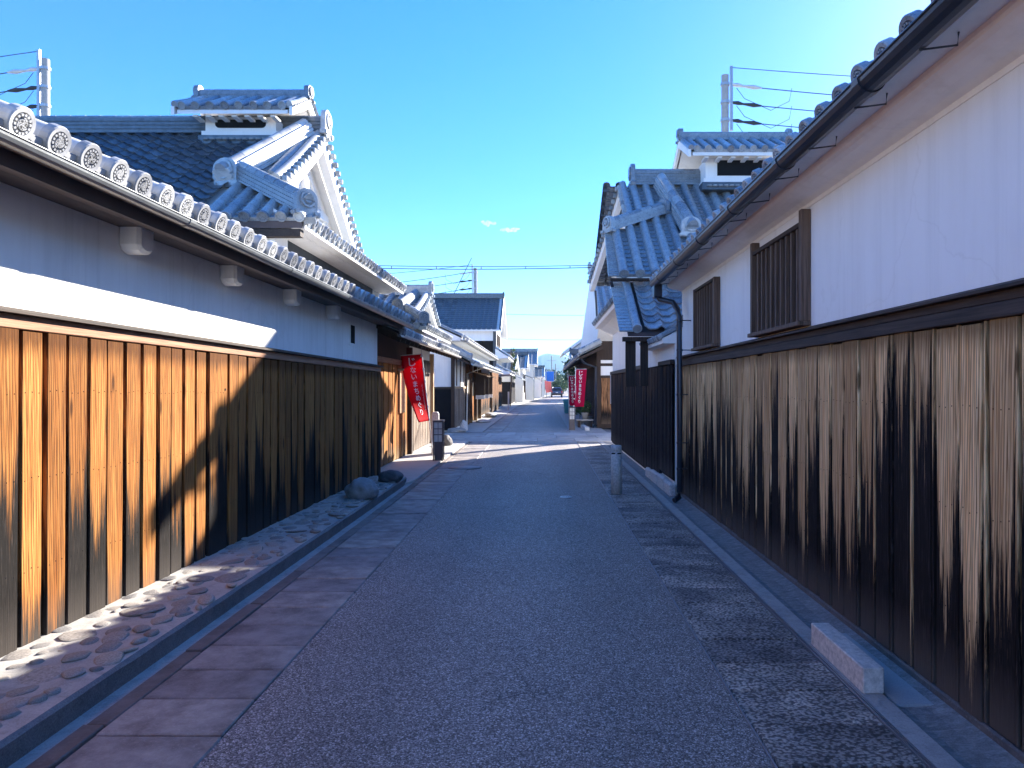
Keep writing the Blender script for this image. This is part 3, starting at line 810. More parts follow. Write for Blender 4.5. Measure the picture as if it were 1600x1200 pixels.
gutter(L1, (0.545, -3.1, 2.66), (0.545, 11.95, 2.64), 0.045, 'gutter_l')

# ================================================================== RIGHT LOW HOUSE
R1 = thing('low_plaster_house', 'long low white plaster house with bleached and black stained board cladding and lattice windows', 'house', (2.0, 3.5, 0))
part('wall', MB().box(2.0, 5.2, -3, 10.2, 0, 2.96), 'plaster', R1)
lowbox(R1, 'board_backing', 'backing', 1.995, 1.999, -3, 10.19, 0.04, 1.85)
nl = boards(R1, 1.995, -1, -3, 10.19, 0.06, 1.845, 0.212, 0.166, 0.022, 'board_right')
part('nail_rows', nl, 'black', R1, kind='stuff')
# thin battens beside the joints
bm_ = MB().box(0, 0.018, -0.008, 0.008, 0, 1.78).mesh('batten', bevel=0.002)
for i in range(62):
    yy = -3 + (i + 1) * 0.212
    if yy < 10.15: ob('batten', bm_, 'board_right', R1, loc=V((1.995 - 0.034 - random.uniform(0, .004), yy + 0.0, 0.064)) - off(R1))
rb = MB(); rb.box(1.945, 1.9995, -3, 10.2, 1.848, 1.915); part('rail_beam', rb, 'beam_dark', R1, 0.004)
lowbox(R1, 'rail_upper', 'beam_dark', 1.958, 1.9995, -3, 10.2, 1.918, 1.962, 0.003)
part('rail_cap', MB().ext([(2.0, 0.0), (1.915, 0.0), (1.915, 0.014), (2.0, 0.042)], (0, -3, 1.964), (1, 0, 0), (0, 0, 1), (0, 13.2, 0)), 'beam_dark', R1)
lowbox(R1, 'foot_sill', 'rock_dark', 1.955, 2.02, -3, 10.2, 0.0, 0.055, 0.01)
def lattice(par, y0, y1, z0, z1, n, horn):
    w = lowbox(par, 'lattice_window', 'black', 1.985, 1.998, y0, y1, z0, z1)
    part('sill', MB().box(1.90, 1.999, y0 - 0.03, y1 + 0.03, z0 - 0.035, z0), 'bar_wood', w, 0.004)
    part('lintel', MB().box(1.93, 1.998, y0, y1, z1, z1 + 0.035), 'post_dark', w, 0.003)
    for yy in (y0, y1):
        part('window_post', MB().box(1.925, 1.998, yy - 0.028, yy + 0.028, z0, z1 + horn), 'bar_wood', w, 0.004)
    for k in range(n):
        yy = y0 + (k + 1) * (y1 - y0) / (n + 1)
        part('bar', MB().box(1.945, 1.975, yy - 0.017, yy + 0.017, z0, z1), 'bar_wood', w, 0.002)
lattice(R1, 5.32, 6.57, 2.045, 2.76, 9, 0.12)
lattice(R1, 8.02, 9.08, 2.045, 2.76, 7, 0.036)
# plastered eave
pe = MB(); pts_ = [(2.001, 2.93)]
for k in range(1, 7):
    a = k / 6 * math.pi / 2
    pts_.append((2.0 - 0.20 * math.sin(a), 2.945 + 0.07 * (1 - math.cos(a))))
prof = pts_ + [(1.80, 3.035), (1.66, 3.055), (1.66, 3.12), (2.05, 3.3), (2.05, 2.93)]
part('plaster_eave', MB().ext(prof, (0, -3.05, 0), (1, 0, 0), (0, 0, 1), (0, 13.32, 0)), 'plaster', R1)
lowbox(R1, 'plaster_band', 'plaster', 1.994, 1.9995, -3, 10.2, 2.90, 2.932)
pt = 0.45; cS, sS = math.cos(math.atan(pt)), math.sin(math.atan(pt))
part('roof_deck', MB().ext([(1.62, 3.06), (1.62, 3.10), (3.6, 3.10 + 1.98 * pt), (5.6, 3.10), (5.6, 3.06)], (0, -3.1, 0), (1, 0, 0), (0, 0, 1), (0, 13.4, 0)), 'soffit', R1)
hongawara(R1, (1.585, -3.1, 3.06), (0, 1, 0), (cS, 0, sS), 13.4, lambda u: (0, 2.1), 0.24, 0.072, 'tile', 'tile', True, True, lip=0.02)
g = gutter(R1, (1.575, -3.1, 3.045), (1.575, 10.05, 3.02), 0.066, 'gutter_d', seam=1.2)
yy = 0.5
while yy < 10:
    part('gutter_hook', MB().tube([(1.58, yy, 2.975), (1.58, yy, 2.965), (1.74, yy, 2.985), (1.745, yy, 3.04)], 0.0045, 6), 'gutter_d', g); yy += 0.62
dp = part('downpipe', MB().tube([(1.60, 9.95, 2.97), (1.60, 9.96, 2.86), (1.64, 9.95, 2.78), (1.80, 9.80, 2.72), (1.845, 9.72, 2.62), (1.845, 9.6, 2.5), (1.845, 9.58, 0.14), (1.835, 9.56, 0.07), (1.76, 9.50, 0.035)], 0.037, 12), 'gutter_d', R1)
part('hopper', MB().box(1.545, 1.66, 9.86, 10.06, 2.80, 2.985), 'gutter_d', dp, 0.012)
for zz in (0.45, 0.8, 1.45, 2.05, 2.45):
    part('pipe_clip', MB().tube([(1.845, 9.58, zz - 0.012), (1.845, 9.58, zz + 0.012)], 0.043, 12).box(1.86, 2.0, 9.575, 9.585, zz - 0.006, zz + 0.006), 'gutter_d', dp)

# ================================================================== BIG HOUSES WITH SMOKE TURRETS
def turret(par, x0, x1, y0, y1, z0, ze, zr, ov=0.42, ovx=0.36, tmat='tile', emat='tile', slot='round'):
    ym = (y0 + y1) / 2
    b = part('turret', MB().box(x0, x1, y0, y1, z0, ze), 'plaster', par)
    part('turret_plinth', MB().box(x0 - 0.05, x1 + 0.05, y0 - 0.05, y1 + 0.05, z0 - 0.02, z0 + 0.07), 'plaster', b)
    bt = MB()
    bt.box(x0 - 0.09, x1 + 0.09, y0 - 0.09, y1 + 0.09, z0 - 0.18, z0 - 0.02)
    part('turret_base', bt, 'tile_dark', b)
    k = x0
    sc = MB()
    while k < x1:
        sc.lathe([(0.0, 0.0), (0.055, 0.0), (0.055, 0.03)], (k + 0.06, y0 - 0.10, z0 - 0.12), 8); k += 0.12
    part('scallop_row', sc, 'tile', b, kind='stuff')
    zs0, zs1 = z0 + 0.14, ze - 0.05
    if slot == 'round':
        rr = (zs1 - zs0) / 2; pr_ = [(x0 + 0.18 + rr - rr * math.sin(a), zs0 + rr - rr * math.cos(a)) for a in [math.pi * k / 6 for k in range(7)]]
        pr_ += [(x1 - 0.18 - rr + rr * math.sin(a), zs0 + rr + rr * math.cos(a)) for a in [math.pi * k / 6 for k in range(7)]]
    else:
        pr_ = [(x0 + 0.25, zs0), (x1 - 0.05, zs0), (x1 - 0.05, zs1), (x0 + 0.25, zs1)]
    op = part('vent_opening', MB().ext(pr_, (0, y0 - 0.012, 0), (1, 0, 0), (0, 0, 1), (0, 0.011, 0)), 'black', b)
    # roof
    O = (x0 - ovx, y0 - ov, ze + 0.06); dy = ym - (y0 - ov); dz = zr - (ze + 0.06)
    S = V((0, dy, dz)); Ls = S.length; W = x1 - x0 + 2 * ovx
    part('turret_deck', MB().ext([(y0 - ov + 0.03, ze - 0.0), (ym, zr - 0.06), (y1 + ov - 0.03, ze), (y1 + ov - 0.03, ze - 0.07), (ym, zr - 0.2), (y0 - ov + 0.03, ze - 0.07)], (x0 - ovx + 0.04, 0, 0), (0, 1, 0), (0, 0, 1), (W - 0.08, 0, 0)), 'plaster', b)
    n = 7
    for i in range(n):
        xx = x0 - 0.05 + (x1 - x0 + 0.1) * i / (n - 1)
        part('rafter_end', MB().box(xx - 0.045, xx + 0.045, y0 - ov + 0.09, y0, ze - 0.10, ze - 0.065), 'plaster', b)
    hongawara(par, O, (1, 0, 0), S, W, lambda u: (0, Ls), W / round(W / 0.25), 0.07, tmat, emat)
    hongawara(par, (O[0], y1 + ov, O[2]), (1, 0, 0), (0, -dy, dz), W, lambda u: (0, Ls), W / round(W / 0.25), 0.07, tmat, emat, pan=True)
    ridge(par, (x0 - ovx - 0.02, ym, zr - 0.04), (x1 + ovx + 0.02, ym, zr - 0.04), 0.22, 0.16, 2, tmat, end='AB', capr=0.06)
    for xe in (x0 - ovx, x1 + ovx):
        for sg in (-1, 1):
            a = V((xe, ym + sg * dy, ze + 0.05)); c = V((xe, ym, zr - 0.03))
            part('bargeboard', MB().poly_prism([a, c, c - V((0, 0, 0.17)), a - V((0, 0, 0.15))], (0.06 if xe > x0 else -0.06, 0, 0)), 'plaster', b)
            part('verge_tiles', MB().tube([a + V((0, 0, 0.04)), (a + c) / 2 + V((0, 0, 0.02)), c + V((0, 0, 0.04))], 0.06, 8), tmat, b)
    return b

def rake(par, P0, P1, out, depth=0.30, thick=0.16, curve=0.0, mat='plaster', tmat='tile_lime', n=14, name='bargeboard'):
    """plaster bargeboard from eave P0 to ridge P1 with verge tiles; `out` = +1/-1 side along x"""
    P0, P1 = V(P0), V(P1); mb = MB(); tp = []; N = 10
    for i in range(N + 1):
        f = i / N; p = P0.lerp(P1, f); p.z -= curve * 4 * f * (1 - f) ** 1.0; tp.append(p)
    vs = []
    for p in tp: vs += [p, p - V((0, 0, depth)), p - V((0, 0, depth)) + V((out * thick, 0, 0)), p + V((out * thick, 0, 0))]
    mb.add(vs, [(i * 4 + k, i * 4 + (k + 1) % 4, (i + 1) * 4 + (k + 1) % 4, (i + 1) * 4 + k) for i in range(N) for k in range(4)] + [(0, 1, 2, 3), (N * 4 + 3, N * 4 + 2, N * 4 + 1, N * 4)])
    b = part(name, mb, mat, par)
    part('verge_roll', MB().tube([p + V((out * thick * 0.6, 0, 0.05)) for p in tp], 0.075, 8), tmat, b)
    L = (P1 - P0).length; k = int(L / 0.2)
    vm = MB().box(0, out * 0.09, -0.055, 0.055, -0.05, 0.05).mesh('verge_tile', bevel=0.012)
    for i in range(k):
        f = (i + 0.5) / k; p = P0.lerp(P1, f); p.z -= curve * 4 * f * (1 - f)
        ob('verge_tile', vm, 'tile', b, loc=p + V((out * (thick + 0.005), 0, 0.0)) - off(par))
    return b

# ---------------------------------------------------------------- left
L2 = thing('tiled_main_house', 'large house with steep dark tiled roof, white street gable and white smoke turret', 'house', (-4.5, 13.6, 0))
ex, yn, yr, yf = -3.34, 10.05, 13.6, 17.35
ze, zr = 3.96, 6.42
pit = (zr - ze) / (yr - yn)
part('wall', MB().poly_prism([(-13, 10.7, 0), (-13, 16.7, 0), (-13, 16.7, 4.2), (-13, 13.6, 6.2), (-13, 10.7, 4.2)], (8.4, 0, 0)), 'plaster', L2)
lowbox(L2, 'street_wall', 'plaster_cream', -4.7, -3.92, 10.6, 17.0, 0, 3.98)
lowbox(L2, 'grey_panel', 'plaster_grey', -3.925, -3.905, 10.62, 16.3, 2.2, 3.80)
part('roof_deck', MB().poly_prism([(-13.4, yn + 0.03, ze - 0.05), (-13.4, yr, zr - 0.05), (-13.4, yf - 0.03, ze - 0.05), (-13.4, yf - 0.03, ze - 0.15), (-13.4, yr, zr - 0.2), (-13.4, yn + 0.03, ze - 0.15)], (8.95, 0, 0)), 'plaster', L2)
part('corner_deck', MB().poly_prism([(-4.9, yn + 0.03, ze - 0.055), (ex - 0.08, yn + 0.03, ze - 0.055), (ex - 0.1, yn + 0.12, ze + 0.01), (-4.2, yn + 0.22 * (yr - yn), ze + 0.22 * (zr - ze) - 0.055), (-4.9, yn + 0.36 * (yr - yn), ze + 0.36 * (zr - ze) - 0.055)], (0, 0.02, -0.09)), 'soffit', L2)
S = V((0, yr - yn, zr - ze)); Ls = S.length
pantiles(L2, (-13.3, yn, ze), (1, 0, 0), S, 8.45, lambda u: (0, Ls - 0.12), 0.27, 0.235, 'tile_dark', 300, (-6.5, 11.5, 5))
# hip corner with round tiles
def rngL(u):
    X = -4.88 + u
    s1 = Ls * max(0.0, min(1.0, (X - ex) / (-4.75 - ex))) * 0.40
    return (0, max(0.14, s1))
hongawara(L2, (-4.88, yn, ze), (1, 0, 0), S, 1.58, rngL, 0.262, 0.078, 'tile', 'tile')
hongawara(L2, (-4.88, yn, ze), (1, 0, 0), S, 0.62, lambda u: (Ls * 0.42, Ls - 0.1), 0.31, 0.078, 'tile', 'tile', ends=False)
# street-side skirt roof
sk0, sk1 = V((ex, yn, ze - 0.02)), V((-4.65, yn, ze + 0.62))
hongawara(L2, sk0, (0, 1, 0), sk1 - sk0, yf - yn, lambda u: (0, min((sk1 - sk0).length, 0.14 + max(0.0, u) * 1.1)), 0.25, 0.068, 'tile', 'tile_end')
part('skirt_deck', MB().poly_prism([(ex - 0.05, yn + 0.08, ze - 0.05), (ex - 0.05, yf - 0.05, ze - 0.05), (-4.65, yf - 0.05, ze + 0.55), (-4.65, yn + 1.3, ze + 0.55)], (0, 0.0, -0.10)), 'plaster', L2)
cvs = [(-3.92, 3.80)] + [(-3.92 + 0.3 * math.sin(a), 3.80 + 0.05 * (1 - math.cos(a))) for a in [math.pi / 2 * k / 6 for k in range(7)]] + [(ex - 0.12, 3.85), (ex - 0.12, 3.90), (-3.92, 4.15)]
part('plaster_eave', MB().ext(cvs, (0, 10.25, 0), (1, 0, 0), (0, 0, 1), (0, 6.9, 0)), 'plaster', L2)
part('near_eave_beam', MB().box(-6.5, -3.45, yn + 0.06, yn + 0.2, ze - 0.26, ze - 0.155), 'beam_dark', L2)
for xx in (-4.55, -3.95): part('rafter_end', MB().box(xx - 0.09, xx + 0.09, yn + 0.2, yn + 0.7, ze - 0.40, ze - 0.155), 'plaster', L2)
# gable
gx = -4.62
gw = part('gable_wall', MB().poly_prism([(gx - 0.04, 10.9, 4.4), (gx - 0.04, 16.3, 4.4), (gx - 0.04, 13.6, 6.35)], (0.04, 0, 0)), 'plaster', L2)
for dd in (0.35, 0.75):
    for sg in (-1, 1):
        part('plaster_moulding', MB().poly_prism([(gx, 13.6 + sg * (2.65 - dd), 4.42), (gx, 13.6 + sg * (2.5 - dd), 4.42), (gx, 13.6, 6.2 - dd * 0.72 - 0.12), (gx, 13.6, 6.2 - dd * 0.72)], (0.07 if dd < 0.5 else 0.035, 0, 0)), 'plaster', gw)
part('gable_strut', MB().box(gx, gx + 0.12, 13.5, 13.7, 4.4, 5.6), 'plaster', gw)
part('gable_tie', MB().box(gx, gx + 0.10, 12.2, 15.0, 5.0, 5.14), 'plaster', gw)
rake(L2, (-4.36, yn + 0.36 * (yr - yn), ze + 0.36 * (zr - ze)), (-4.36, yr, zr - 0.02), 1, 0.34, 0.17, 0.05)
rake(L2, (-4.36, yf - 0.7, ze + 0.45), (-4.36, yr, zr - 0.02), 1, 0.34, 0.17, 0.05)
ridge(L2, (-4.15, yr, zr - 0.05), (-13.3, yr, zr - 0.05), 0.32, 0.30, 4, 'tile_dark', 'tile', 'A', 0.085, 'tile_lime')
n_ = V((0, -S.z, S.y)).normalized()
ridge(L2, V((-4.98, yn + 0.32 * (yr - yn), ze + 0.32 * (zr - ze) - 0.03)), V((-4.42, yr - 0.2, zr - 0.17)), 0.34, 0.27, 4, 'tile_lime', 'tile_lime', 'A', 0.095, 'tile', name='descending_ridge')
ridge(L2, V((ex - 0.05, yn + 0.1, ze + 0.06)), V((-4.85, yn + 0.36 * (yr - yn), ze + 0.36 * (zr - ze) + 0.02)), 0.26, 0.22, 4, 'tile', 'tile', 'A', 0.085, 'tile', name='hip_ridge')
turret(L2, -6.22, -4.92, 13.1, 14.3, 6.19, 6.53, 7.12, 0.38, 0.38)

# ---------------------------------------------------------------- right
R2 = thing('tiled_main_house', 'tall house with blue grey round tiled roof, layered eaves and squared white roof turret', 'house', (3.2, 16, 0))
yn, yr, yf = 12.6, 16.0, 19.6
ze, zr, zf = 3.56, 6.12, 4.42
S = V((0, yr - yn, zr - ze)); Ls = S.length
part('wall', MB().poly_prism([(1.9, 13.0, 0), (1.9, 19.3, 0), (1.9, 19.3, 4.38), (1.9, 16, 5.9), (1.9, 13.0, 3.7)], (6.1, 0, 0)), 'plaster', R2)
lowbox(R2, 'board_backing', 'backing', 1.888, 1.899, 11.3, 19.31, 0.05, 1.9)
nl = boards(R2, 1.888, -1, 11.3, 19.31, 0.1, 1.88, 0.16, 0.135, 0.02, 'board_dark')
lowbox(R2, 'rail_beam', 'beam_dark', 1.83, 1.899, 13.0, 19.33, 1.885, 1.965, 0.004)
part('corner_strip', MB().box(1.84, 1.90, 19.31, 19.36, 1.1, 1.9), 'white_metal', R2)
part('roof_deck', MB().poly_prism([(1.86, yn + 0.04, ze - 0.05), (1.86, yr, zr - 0.05), (1.86, yf - 0.03, zf - 0.05), (1.86, yf - 0.03, zf - 0.15), (1.86, yr, zr - 0.2), (1.86, yn + 0.04, ze - 0.13)], (6.5, 0, 0)), 'plaster', R2)
part('corner_deck', MB().poly_prism([(1.32, yn + 0.04, ze - 0.05), (1.32, yn + 0.46 * (yr - yn), ze + 0.46 * (zr - ze) - 0.05), (1.32, yn + 0.46 * (yr - yn), ze + 0.46 * (zr - ze) - 0.2), (1.32, yn + 0.04, ze - 0.13)], (0.55, 0, 0)), 'plaster', R2)
hongawara(R2, (1.30, yn, ze), (1, 0, 0), S, 6.6, lambda u: (0, Ls * (0.46 if u < 0.5 else 0.98)), 0.285, 0.085, 'tile', 'tile')
hongawara(R2, (1.30, yf, zf), (1, 0, 0), (0, yr - yf, zr - zf), 6.6, lambda u: (0, 3.95), 0.285, 0.085, 'tile', 'tile')
# verge of stacked tiles on the street side
vb = MB()
for i in range(22):
    f = i / 22; p = V((1.18, yn + 0.02, ze - 0.02)).lerp(V((1.24, yn + 0.42 * (yr - yn), ze + 0.42 * (zr - ze) - 0.02)), f)
    vb.obox(p + V((0.12, 0.06, 0.02)), (0.13, 0, 0.0), V((0, 0.07, 0.035)), V((0, -0.006, 0.012)))
part('verge_stack', vb, 'tile', R2, kind='stuff')
rake(R2, (1.42, yf - 0.05, zf - 0.02), (1.86, yr, zr - 0.04), -1, 0.22, 0.12, 0.02, 'plaster', 'tile')
rake(R2, (1.86, yn + 0.5 * (yr - yn), ze + 0.5 * (zr - ze) - 0.02), (1.86, yr, zr - 0.04), -1, 0.2, 0.10, 0.02, 'plaster', 'tile')
ridge(R2, (2.02, yr, zr - 0.05), (8.0, yr, zr - 0.05), 0.34, 0.32, 5, 'tile', 'tile', 'A', 0.085, 'tile')
ridge(R2, V((2.88, yn + 0.36 * (yr - yn), ze + 0.36 * (zr - ze) + 0.02)), V((2.60, yr - 0.2, zr - 0.12)), 0.30, 0.22, 3, 'tile', 'tile', 'A', 0.11, 'tile_lime', name='descending_ridge')
ridge(R2, V((1.30, yn + 0.40 * (yr - yn), ze + 0.40 * (zr - ze) + 0.02)), V((2.48, yn + 0.60 * (yr - yn), ze + 0.60 * (zr - ze) + 0.02)), 0.24, 0.18, 3, 'tile', 'tile', 'AB', 0.08, 'tile', name='hip_ridge')
gutter(R2, (1.2, yn - 0.02, ze - 0.09), (3.0, yn - 0.02, ze - 0.09), 0.05, 'beam_dark')
turret(R2, 3.52, 5.1, 15.35, 16.65, 5.98, 6.50, 7.13, 0.42, 0.40, 'tile', 'tile', slot='square')
# lower street eave
sk0, sk1 = V((1.40, 13.6, 3.30)), V((1.92, 13.6, 3.56))
hongawara(R2, sk0, (0, 1, 0), sk1 - sk0, 6.1, lambda u: (0, 0.56), 0.2, 0.05, 'tile', 'tile')
part('lower_eave', MB().ext([(1.43, 3.255), (1.92, 3.50), (1.92, 2.95), (1.80, 3.02), (1.60, 3.14), (1.46, 3.17)], (0, 13.55, 0), (1, 0, 0), (0, 0, 1), (0, 6.2, 0)), 'plaster', R2)
part('downpipe', MB().tube([(1.22, yn + 0.1, ze - 0.12), (1.30, 12.8, 3.2), (1.62, 13.0, 3.0)], 0.03, 8), 'gutter_d', R2)
part('far_downpipe', MB().tube([(1.45, 19.5, 4.2), (1.5, 19.5, 3.3)], 0.03, 8), 'gutter_d', R2)
# lower lean-to roof facing the lane mouth
yl, zl = 11.3, 2.47
S2 = V((0, 1.62, 1.02)); L2s = S2.length
part('lean_to_deck', MB().poly_prism([(1.36, yl + 0.03, zl - 0.05), (1.36, 12.95, zl + 1.0), (1.36, 12.95, zl + 0.9), (1.36, yl + 0.03, zl - 0.11)], (3.2, 0, 0)), 'soffit', R2)
pantiles(R2, (1.62, yl, zl), (1, 0, 0), S2, 2.5, lambda u: (0, L2s), 0.27, 0.235, 'tile', 300)
hongawara(R2, (1.40, yl, zl + 0.01), (1, 0, 0), S2, 0.2, lambda u: (0, L2s), 0.2, 0.072, 'tile', 'tile_end', pan=False, detail=True)
vb = MB()
for i in range(18):
    p = V((1.33, yl + 0.05, zl)) + S2 * (i / 18.0)
    vb.obox(p, (0.11, 0, 0.0), V((0, 0.055, 0.028)), V((0, -0.006, 0.012)))
part('verge_stack', vb, 'tile', R2, kind='stuff')
lowbox(R2, 'lean_to_beam', 'post_dark', 1.28, 2.9, yl + 0.06, yl + 0.15, zl - 0.185, zl - 0.115)
lowbox(R2, 'hanging_board', 'post_dark', 1.335, 1.50, yl + 0.155, yl + 0.19, 1.56, 2.34, 0.003)
lowbox(R2, 'hanging_board', 'post_dark', 1.575, 1.70, yl + 0.155, yl + 0.19, 1.57, 2.34, 0.003)
lowbox(R2, 'lean_to_wall', 'plaster', 1.9, 4.5, 11.9, 13.0, 0, 2.75)
lowbox(R2, 'lean_to_end', 'plaster', 1.905, 2.3, 11.3, 11.9, 1.88, 2.3)

RW = thing('roofed_wall', 'low dark boarded wall with small zigzag tile coping beside the downpipe', 'wall', (1.95, 10.8, 0))
lowbox(RW, 'wall_core', 'plaster', 1.90, 2.15, 10.22, 11.28, 0, 2.25)
lowbox(RW, 'board_backing', 'backing', 1.888, 1.899, 10.21, 11.29, 0.2, 1.9)
nl = boards(RW, 1.888, -1, 10.21, 11.29, 0.24, 1.88, 0.155, 0.135, 0.02, 'board_dark')
lowbox(RW, 'rail_beam', 'beam_dark', 1.83, 1.899, 10.21, 11.3, 1.885, 1.95, 0.004)
for q in range(2):
    sx = 1 if q == 0 else -1
    x_e = 1.70 if q == 0 else 2.36
    hongawara(RW, (x_e, 10.2, 2.27), (0, 1, 0), (sx * 0.33, 0, 0.17), 2.1, lambda u: (0, 0.36), 0.13, 0.042, 'tile', 'tile')
part('coping_deck', MB().ext([(1.72, 2.25), (2.03, 2.41), (2.34, 2.25), (2.34, 2.18), (1.72, 2.18)], (0, 10.2, 0), (1, 0, 0), (0, 0, 1), (0, 2.1, 0)), 'plaster', RW)
ridge(RW, (2.03, 10.2, 2.42), (2.03, 12.3, 2.42), 0.16, 0.08, 2, 'tile', end='A', capr=0.05)
for k, (yy, l) in enumerate(((10.35, 0.5), (10.95, 0.55), (11.6, 0.62), (12.25, 0.5))):
    me = MB().box(1.80, 1.905, yy - l / 2, yy + l / 2, -0.02, random.uniform(0.14, 0.2)).mesh('foundation_stone', off(RW), bevel=0.025)
    ob('foundation_stone', me, 'granite_w', RW)

# ================================================================== GATE HOUSE (left)
LG = thing('gate_house', 'wooden gate house with orange and grey plank front under a deep tiled eave', 'gate house', (-3.5, 15.5, 0))
lowbox(LG, 'wall', 'post_dark', -6.5, -3.08, 11.7, 19.4, 0, 2.75)
boards(LG, -3.08, 1, 11.7, 16.05, 0.05, 2.02, 0.21, 0.19, 0.022, 'board_gate')
boards(LG, -3.08, 1, 16.2, 19.35, 0.05, 2.2, 0.17, 0.155, 0.022, 'board_grey')
lowbox(LG, 'lintel', 'beam_orange', -3.08, -2.99, 11.7, 16.1, 2.02, 2.12, 0.004)
lowbox(LG, 'gate_post', 'post_dark', -3.09, -2.96, 16.06, 16.19, 0.04, 2.45, 0.004)
lowbox(LG, 'gate_post', 'signwood', -3.09, -2.97, 19.28, 19.42, 0.04, 2.45, 0.004)
lowbox(LG, 'upper_panel', 'plaster', -3.085, -3.06, 16.4, 19.2, 2.26, 2.5)
nb = part('notice_board', MB().box(-3.035, -3.0, 14.95, 15.55, 1.0, 1.9), 'signwood', LG, 0.004)
part('board_roof', MB().box(-3.04, -2.93, 14.9, 15.6, 1.9, 1.94), 'signwood', nb)
sk0, sk1 = V((-2.36, 11.75, 2.50)), V((-3.1, 11.75, 2.83))
hongawara(LG, sk0, (0, 1, 0), sk1 - sk0, 8.2, lambda u: (0, 0.8), 0.21, 0.058, 'tile_dark', 'tile_lime')
part('eave_deck', MB().ext([(-2.40, 2.44), (-3.1, 2.76), (-3.1, 2.66), (-2.40, 2.39)], (0, 11.75, 0), (1, 0, 0), (0, 0, 1), (0, 8.2, 0)), 'post_dark', LG)
for k in range(20):
    part('rafter', MB().obox((-2.74, 12.0 + k * 0.42, 2.49), (0.34, 0, -0.15), (0, 0.028, 0), (0.012, 0, 0.03)), 'post_dark', LG)
gutter(LG, (-2.32, 11.8, 2.42), (-2.32, 19.95, 2.40), 0.04, 'gutter_w')
# small hip-and-gable roof above
yn, yr, yf, ze, zr, ex = 16.3, 18.9, 21.3, 2.98, 4.02, -2.72
S = V((0, yr - yn, zr - ze)); Ls = S.length
part('upper_wall', MB().poly_prism([(-7.5, 16.9, 2.5), (-7.5, 19.9, 2.5), (-7.5, 19.9, 3.4), (-7.5, 18.9, 3.85), (-7.5, 16.9, 3.1)], (4.2, 0, 0)), 'plaster', LG)
part('roof_deck', MB().poly_prism([(-8, yn + 0.04, ze - 0.05), (-8, yr, zr - 0.05), (-8, yf, ze - 0.0), (-8, yf, ze - 0.1), (-8, yr, zr - 0.16), (-8, yn + 0.04, ze - 0.12)], (4.85, 0, 0)), 'plaster', LG)
hongawara(LG, (-7.6, yn, ze), (1, 0, 0), S, 4.3, lambda u: (0, Ls - 0.05), 0.29, 0.08, 'tile', 'tile')
hongawara(LG, (-3.3, yn, ze - 0.02), (1, 0, 0), S, 0.56, lambda u: (0, max(0.12, Ls * 0.5 * (1 - u / 0.75))), 0.27, 0.08, 'tile', 'tile')
sk0, sk1 = V((ex, yn, ze)), V((-3.4, yn, ze + 0.35))
hongawara(LG, sk0, (0, 1, 0), sk1 - sk0, yf - yn, lambda u: (0, min(0.75, 0.12 + u)), 0.26, 0.07, 'tile', 'tile_lime')
part('skirt_deck', MB().poly_prism([(ex - 0.05, yn + 0.06, ze - 0.05), (ex - 0.05, yf, ze - 0.05), (-3.4, yf, ze + 0.28), (-3.4, yn + 0.75, ze + 0.28)], (0, 0, -0.09)), 'plaster', LG)
rake(LG, (-3.15, yn + 0.8, ze + 0.34), (-3.15, yr, zr), 1, 0.2, 0.12, 0.03)
rake(LG, (-3.15, yf - 0.8, ze + 0.34), (-3.15, yr, zr), 1, 0.2, 0.12, 0.03)
ridge(LG, (-2.98, yr, zr - 0.04), (-7.8, yr, zr - 0.04), 0.26, 0.24, 3, 'tile', end='A', capr=0.07)
ridge(LG, (ex - 0.03, yn + 0.08, ze + 0.06), (-3.35, yn + 1.05, ze + 0.42), 0.2, 0.15, 3, 'tile', end='A', capr=0.07, name='hip_ridge')
ridge(LG, (-3.5, yn + 0.9, ze + 0.4), (-3.35, yr - 0.1, zr - 0.1), 0.22, 0.18, 3, 'tile_lime', end='A', capr=0.07, name='descending_ridge')

